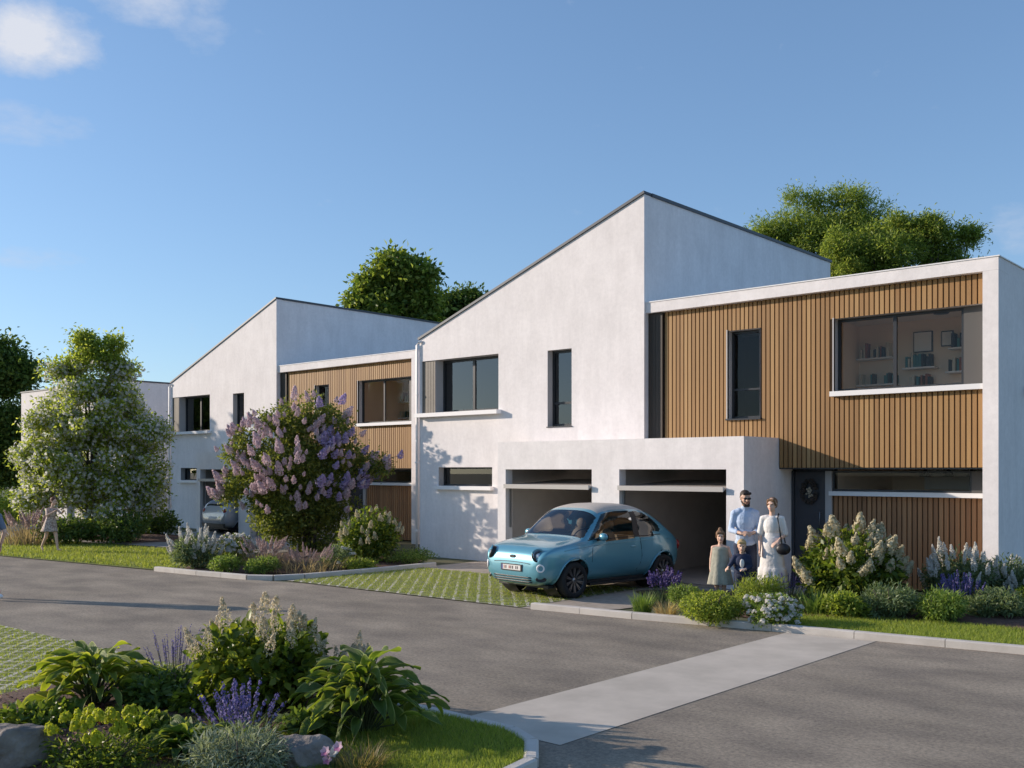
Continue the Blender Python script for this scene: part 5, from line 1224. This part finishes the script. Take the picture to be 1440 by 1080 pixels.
# --- man: bent arms, hands together before the belt
def man():
    rz = rz_to_cam(1048, 16.5, R(6)); o = person(1048, 16.5, 'bearded man in a light blue shirt and navy trousers with hands joined', rz, gp)
    b = MB(); P = head(b, (0,-.02,1.665), 1.04, R(14), R(8)); capsule(b, (0,.01,1.44), (0,-.005,1.60), .062, .056)
    b.ball((0,0,1.28), (.150,.096,.19)); b.ball((0,0,1.06), (.14,.095,.19)); b.ball((0,.01,.93), (.165,.115,.13))
    for g in (-1, 1):
        sh, el, wr = (g*.178,.01,1.42), (g*.235,.0,1.14), (g*.085,-.225,1.10)
        capsule(b, (g*.08,0,1.44), sh, .046, .046); capsule(b, sh, el, .044, .036); capsule(b, el, wr, .041, .028)
        hand(b, wr, (-g*.75,-.35,.05), (0,.6,-.7), 1.0, .8)
        hp, kn, an = (g*.095,.01,.90), (g*.115,-.02,.50), (g*.125,.03,.09)
        capsule(b, hp, kn, .088, .058); capsule(b, kn, an, .055, .038); capsule(b, (g*.125,.03,.05), (g*.15,-.13,.035), .04, .035)
    fuse('body', b, M_skin, o, .009); face_bits(P, 1.04, o)
    s = MB(); s.ball((0,0,1.28), (.172,.118,.22)); s.ball((0,0,1.03), (.158,.116,.20)); capsule(s, (-.10,.01,1.45), (.10,.01,1.45), .062, .062); capsule(s, (0,.01,1.46), (0,.004,1.515), .074, .068)
    s.ball((0,.0,.93), (.178,.128,.10))
    for g in (-1, 1):
        capsule(s, (g*.10,0,1.44), (g*.178,.01,1.415), .064, .064); capsule(s, (g*.178,.01,1.415), (g*.235,0,1.14), .060, .050); capsule(s, (g*.235,0,1.14), (g*.15,-.135,1.115), .050, .043)
    fuse('shirt', s, M_shirt, o, .011, 3)
    t = MB(); t.ball((0,.01,.90), (.178,.128,.12))
    for g in (-1, 1): capsule(t, (g*.095,.01,.88), (g*.115,-.02,.50), .098, .074); capsule(t, (g*.115,-.02,.50), (g*.125,.03,.10), .072, .062)
    fuse('trousers', t, M_navy, o, .011, 3)
    for g in (-1, 1):
        f = MB(); f.ball((g*.135,-.05,.045), (.052,.145,.05)); f.box(g*.135-.05, g*.135+.05, -.19, .09, 0, .02); f.build('shoe', M_shoe, o)
    h = MB(); RM = Matrix.Rotation(R(14), 4, 'Z'); h.ball(P(0,.030,.062), (.082,.092,.078), 18, 12, M=RM); h.ball(P(0,.045,.02), (.080,.078,.08), 16, 10, M=RM); capsule(h, P(-.05,-.068,.086), P(.05,-.068,.092), .024, .024); fuse('hair', h, M_hairb, o, .008, 2)
    bd = MB(); capsule(bd, P(-.060,-.012,-.045), P(-.035,-.062,-.092), .018, .022); capsule(bd, P(.060,-.012,-.045), P(.035,-.062,-.092), .018, .022); capsule(bd, P(-.03,-.07,-.10), P(.03,-.07,-.10), .027, .027); capsule(bd, P(-.028,-.087,-.041), P(.028,-.087,-.041), .008, .008); fuse('beard', bd, M_hairb, o, .006, 2)
    sg = MB()
    for g in (-1, 1): sg.ball(P(g*.032,-.094,.012), (.028,.008,.02), 14, 8, M=RM)
    sg.tube([P(-.06,-.088,.018), P(0,-.104,.016), P(.06,-.088,.018)], .004, 5)
    for g in (-1, 1): sg.tube([P(g*.06,-.088,.018), P(g*.078,.01,.018)], .003, 5)
    sg.build('sunglasses', M_black, o)
man()
# --- woman in a long white dress with a black shoulder bag
def woman():
    rz = rz_to_cam(1086, 16.2, R(-8)); o = person(1086, 16.2, 'woman in a long white tiered dress with black shoulder bag', rz, gp)
    b = MB(); P = head(b, (0,-.015,1.57), .98, R(-14), R(2)); capsule(b, (0,.01,1.36), (0,0,1.50), .05, .046)
    b.ball((0,0,1.22), (.128,.09,.17)); b.ball((0,0,1.03), (.115,.085,.16)); b.ball((0,.01,.90), (.145,.10,.14))
    arms = {-1: ((-.152,.01,1.345), (-.20,.02,1.09), (-.18,-.10,.86)), 1: ((.152,.01,1.345), (.20,.03,1.09), (.115,-.17,.985))}
    for g in (-1, 1):
        sh, el, wr = arms[g]; capsule(b, (g*.07,0,1.355), sh, .036, .036); capsule(b, sh, el, .036, .031); capsule(b, el, wr, .033, .023)
        hand(b, wr, (.1*g,-.15,-.9) if g < 0 else (-.5,-.5,-.35), (-g,.0,0) if g < 0 else (0,.4,-.8), .92, .5)
        capsule(b, (g*.09,.01,.88), (g*.09,-.01,.48), .085, .052); capsule(b, (g*.09,-.01,.48), (g*.09,.03,.09), .05, .032); capsule(b, (g*.09,.03,.045), (g*.10,-.11,.03), .034, .028)
    fuse('body', b, M_skin2, o, .009); face_bits(P, .98, o, (.5,.16,.15))
    t = MB(); t.ball((0,0,1.22), (.145,.108,.19)); t.ball((0,0,1.03), (.130,.10,.17)); capsule(t, (-.08,.01,1.36), (.08,.01,1.36), .05, .05)
    for g in (-1, 1):
        sh, el, wr = arms[g]; capsule(t, (g*.08,0,1.36), sh, .05, .052); m = Vector(sh).lerp(Vector(el), .95); capsule(t, sh, m, .050, .056)
    fuse('bodice', t, M_wdress, o, .011, 3)
    garment('skirt', [(0,0,1.06,.130,.102), (0,.0,.92,.165,.125), (0,.0,.72,.185,.145), (0,0,.55,.20,.16), (0,0,.535,.22,.18), (0,0,.34,.25,.205), (0,0,.24,.27,.22)], M_wdress, o, 9, .06, seed=2)
    h = MB(); RM = Matrix.Rotation(R(-14), 4, 'Z'); h.ball(P(0,.034,.05), (.078,.088,.076), 18, 12, M=RM); h.ball(P(0,.10,.06), (.045,.045,.045)); h.ball(P(0,.05,.0), (.074,.066,.07), M=RM); capsule(h, P(-.045,-.058,.082), P(-.074,-.02,.0), .022, .018); capsule(h, P(.045,-.058,.082), P(.074,-.02,.0), .022, .018); capsule(h, P(-.045,-.058,.082), P(.045,-.058,.082), .024, .024); fuse('hair', h, M_hairl, o, .008, 2)
    bg_ = MB(); bg_.ball((.19,-.12,.86), (.115,.055,.095), 18, 12); B_ = bg_.build('bag', M_bag, o); sp = MB(); sp.tube([(.10,-.11,1.36), (.13,-.135,1.2), (.17,-.14,.95)], .011, 6); sp.tube([(.10,-.11,1.36), (.10,.0,1.43), (.12,.12,1.3), (.20,.05,.95)], .010, 6); sp.build('bag_strap', M_bag, B_)
    for g in (-1, 1):
        f = MB(); f.box(g*.095-.042, g*.095+.042, -.15, .07, 0, .016); f.tube([(g*.095-.04,-.07,.015), (g*.095,-.075,.06), (g*.095+.04,-.07,.015)], .008, 5); f.build('sandal', M_shoe, o)
woman()
def child(px, d, label, rz, H, skin, build, pos=None):
    o = person(px, d, label, rz, gp, pos); build(o, H); return o
# --- girl in a sage dress reaching for the boy's hand
def girl():
    rz = rz_to_cam(1013, 16.0, R(-6)); o = person(1013, 16.0, 'girl in a loose sage sleeveless dress holding the little boy by the hand', rz, gp)
    b = MB(); P = head(b, (0,-.01,1.065), .86, R(8), R(4)); capsule(b, (0,.005,.90), (0,0,1.0), .036, .034)
    b.ball((0,0,.82), (.108,.072,.12)); b.ball((0,0,.66), (.10,.072,.12))
    arms = {-1: ((-.115,0,.885), (-.15,.015,.70), (-.155,-.03,.545)), 1: ((.115,0,.885), (.175,0,.72), (.235,-.07,.59))}
    for g in (-1, 1):
        sh, el, wr = arms[g]; capsule(b, (g*.05,0,.90), sh, .034, .036); capsule(b, sh, el, .031, .025); capsule(b, el, wr, .025, .019)
        hand(b, wr, (0,-.1,-1) if g < 0 else (.7,-.2,-.3), (1,0,0) if g < 0 else (0,.3,-1), .66, .6)
        capsule(b, (g*.058,.005,.60), (g*.06,-.01,.32), .056, .038); capsule(b, (g*.06,-.01,.32), (g*.062,.02,.06), .038, .026); capsule(b, (g*.062,.02,.03), (g*.07,-.075,.022), .025, .022)
    fuse('body', b, M_skin2, o, .008); face_bits(P, .86, o, (.45,.17,.14))
    garment('dress', [(0,0,.905,.075,.058), (0,0,.88,.125,.082), (0,0,.80,.130,.092), (0,0,.66,.145,.11), (0,0,.50,.165,.13), (0,0,.36,.195,.15), (0,0,.30,.205,.16)], M_sage, o, 8, .07, seed=5)
    h = MB(); RM = Matrix.Rotation(R(8), 4, 'Z'); h.ball(P(0,.03,.048), (.072,.080,.072), 18, 12, M=RM); h.ball(P(0,.04,.135), (.036,.036,.034)); h.ball(P(0,.045,.0), (.067,.06,.062), M=RM); capsule(h, P(-.045,-.056,.074), P(.045,-.056,.074), .022, .022); capsule(h, P(-.045,-.05,.074), P(-.07,-.01,.0), .02, .015); capsule(h, P(.045,-.05,.074), P(.07,-.01,.0), .02, .015); fuse('hair', h, M_hairl, o, .008, 2)
    for g in (-1, 1):
        f = MB(); f.ball((g*.066,-.03,.028), (.036,.085,.03)); f.build('shoe', M_sill, o)
girl()
# --- little boy in a dark jacket
def boy():
    rz = rz_to_cam(1043, 15.8, R(4)); o = person(1043, 15.8, 'little blond boy in a dark blue jacket standing before the man', rz, gp)
    b = MB(); P = head(b, (0,-.01,.925), .86, R(-4), R(6)); capsule(b, (0,.005,.76), (0,0,.86), .034, .032)
    b.ball((0,0,.69), (.105,.074,.11)); b.ball((0,0,.55), (.098,.074,.10))
    arms = {-1: ((-.11,0,.75), (-.175,-.02,.63), (-.21,-.09,.60)), 1: ((.11,0,.75), (.14,.0,.60), (.045,-.12,.565))}
    for g in (-1, 1):
        sh, el, wr = arms[g]; capsule(b, (g*.05,0,.765), sh, .034, .036); capsule(b, sh, el, .032, .026); capsule(b, el, wr, .025, .019)
        hand(b, wr, (-.5,-.1,-.5) if g < 0 else (-.8,-.3,0), (0,.3,-1), .6, .7)
        capsule(b, (g*.055,.005,.48), (g*.058,-.01,.26), .056, .040); capsule(b, (g*.058,-.01,.26), (g*.06,.015,.06), .040, .028); capsule(b, (g*.06,.015,.03), (g*.066,-.07,.022), .025, .022)
    fuse('body', b, M_skin2, o, .008); face_bits(P, .86, o, (.45,.17,.14))
    j = MB(); j.ball((0,0,.68), (.122,.092,.125)); j.ball((0,0,.54), (.12,.094,.11)); capsule(j, (-.06,0,.765), (.06,0,.765), .048, .048)
    for g in (-1, 1):
        sh, el, wr = arms[g]; capsule(j, (g*.06,0,.765), sh, .044, .048); capsule(j, sh, el, .045, .038); capsule(j, el, Vector(el).lerp(Vector(wr), .7), .037, .033)
    fuse('jacket', j, M_coat, o, .010, 2)
    w = MB(); w.ball((0,-.085,.66), (.035,.014,.07)); w.ball((0,-.085,.56), (.05,.016,.03)); w.build('shirt_front', M_wdress, o)
    t = MB()
    for g in (-1, 1): capsule(t, (g*.055,.005,.48), (g*.058,-.01,.26), .064, .05); capsule(t, (g*.058,-.01,.26), (g*.06,.015,.08), .05, .042)
    t.ball((0,.005,.47), (.112,.09,.08)); fuse('trousers', t, M_navy, o, .010, 2)
    h = MB(); RM = Matrix.Rotation(R(-4), 4, 'Z'); h.ball(P(0,.028,.050), (.074,.082,.074), 18, 12, M=RM); h.ball(P(0,.045,.0), (.068,.06,.066), M=RM); capsule(h, P(-.04,-.066,.078), P(.04,-.066,.078), .02, .02); fuse('hair', h, M_blond, o, .008, 2)
    for g in (-1, 1):
        f = MB(); f.ball((g*.064,-.03,.03), (.038,.085,.032)); f.build('shoe', M_shoe, o)
boy()
# --- girl striding over the far lawn, arms raised before her
def strider():
    p = at(72, 776)[0]; o = person(0, 0, 'barefoot girl in a patterned dress striding over the far lawn', R(98), None, p)
    o.location.z = .03
    M_flor = mat('patterned_dress_cloth', (.62,.50,.42), .9, (.30,.22,.19), 24, 3, lo=.45, hi=.55)
    b = MB(); P = head(b, (.01,-.10,1.29), .86, R(10), R(12)); capsule(b, (0,-.03,1.10), (.005,-.07,1.22), .037, .036)
    b.ball((0,-.02,1.01), (.115,.08,.13)); b.ball((0,.02,.84), (.10,.075,.12)); b.ball((0,.04,.74), (.125,.095,.10))
    arms = {-1: ((-.125,-.02,1.075), (-.20,-.13,.93), (-.09,-.28,1.03)), 1: ((.125,-.03,1.075), (.16,-.20,.97), (.10,-.38,1.02))}
    for g in (-1, 1):
        sh, el, wr = arms[g]; capsule(b, (g*.05,-.02,1.09), sh, .038, .040); capsule(b, sh, el, .035, .028); capsule(b, el, wr, .027, .020)
        hand(b, wr, (.3*-g,-.7,.5), (0,0,-1), .72, .5)
    legs = {-1: ((-.065,.04,.70), (-.075,.10,.38), (-.08,.30,.10)), 1: ((.065,.04,.70), (.075,-.10,.39), (.08,-.16,.06))}
    for g in (-1, 1):
        hp, kn, an = legs[g]; capsule(b, hp, kn, .066, .045); capsule(b, kn, an, .043, .028)
    capsule(b, (-.08,.30,.09), (-.085,.24,.02), .026, .022); capsule(b, (.08,-.16,.035), (.085,-.28,.025), .027, .023)
    fuse('body', b, M_skin2, o, .008); face_bits(P, .86, o)
    garment('dress', [(0,-.025,1.095,.075,.06), (0,-.02,1.06,.128,.088), (0,-.01,.98,.126,.092), (0,.015,.86,.112,.088), (0,.03,.76,.142,.115), (0,.05,.62,.17,.16), (0,.07,.50,.19,.22)], M_flor, o, 7, .08, seed=9)
    h = MB(); h.ball(P(0,.028,.048), (.074,.082,.074), 18, 12); h.ball(P(0,.085,.05), (.045,.05,.045)); h.ball(P(0,.045,.0), (.068,.06,.066)); fuse('hair', h, mat('auburn_hair', (.10,.035,.018), .7, (.16,.06,.03), 40), o, .008, 2)
strider()
# --- person walking out of the left edge of the photo
def walker():
    p = at(-16.5, 842)[0]; o = person(0, 0, 'person in dark shorts walking, cut off by the left photo edge', R(-70), None, p)
    o.location.z = -.004
    b = MB(); P = head(b, (0,-.03,1.60), 1.0, 0, R(4)); capsule(b, (0,.01,1.38), (0,-.01,1.53), .054, .05); b.ball((0,0,1.25), (.16,.10,.19)); b.ball((0,0,1.03), (.135,.095,.17)); b.ball((0,.01,.90), (.155,.11,.13))
    arms = {-1: ((-.18,.01,1.36), (-.22,.12,1.10), (-.22,.02,.88)), 1: ((.18,.01,1.36), (.22,-.06,1.10), (.21,-.24,.94))}
    legs = {-1: ((-.085,.01,.88), (-.09,-.16,.50), (-.095,-.20,.08)), 1: ((.085,.01,.88), (.09,.08,.48), (.095,.34,.16))}
    for g in (-1, 1):
        sh, el, wr = arms[g]; capsule(b, (g*.08,0,1.38), sh, .05, .054); capsule(b, sh, el, .045, .036); capsule(b, el, wr, .034, .024); hand(b, wr, (0,-.2,-1), (-g,0,0), .95, .5)
        hp, kn, an = legs[g]; capsule(b, hp, kn, .088, .055); capsule(b, kn, an, .052, .034)
    capsule(b, (-.095,-.20,.05), (-.10,-.34,.03), .036, .03); capsule(b, (.095,.34,.14), (.10,.27,.04), .034, .03)
    fuse('body', b, M_skin2, o, .009); face_bits(P, 1.0, o)
    t = MB(); t.ball((0,.01,.90), (.172,.125,.12))
    for g in (-1, 1): hp, kn, an = legs[g]; capsule(t, hp, kn, .105, .080)
    fuse('shorts', t, M_navy, o, .011, 3)
    s = MB(); s.ball((0,0,1.24), (.18,.12,.21)); s.ball((0,0,1.02), (.16,.115,.18)); capsule(s, (-.09,.01,1.40), (.09,.01,1.40), .066, .066)
    for g in (-1, 1): sh, el, wr = arms[g]; capsule(s, (g*.09,0,1.39), sh, .066, .07); capsule(s, sh, Vector(sh).lerp(Vector(el), .7), .062, .056)
    fuse('shirt', s, mat('grey_blue_shirt', (.16,.20,.27), .85), o, .011, 3)
    h = MB(); h.ball(P(0,.028,.055), (.082,.092,.08), 18, 12); h.ball(P(0,.045,.01), (.078,.075,.078)); fuse('hair', h, M_hairb, o, .008, 2)
    for g, (x, y, z) in ((-1, (-.098,-.26,.045)), (1, (.098,.31,.075))):
        f = MB(); f.ball((x, y, z), (.046,.13,.045)); f.build('shoe', M_sill, o)
walker()
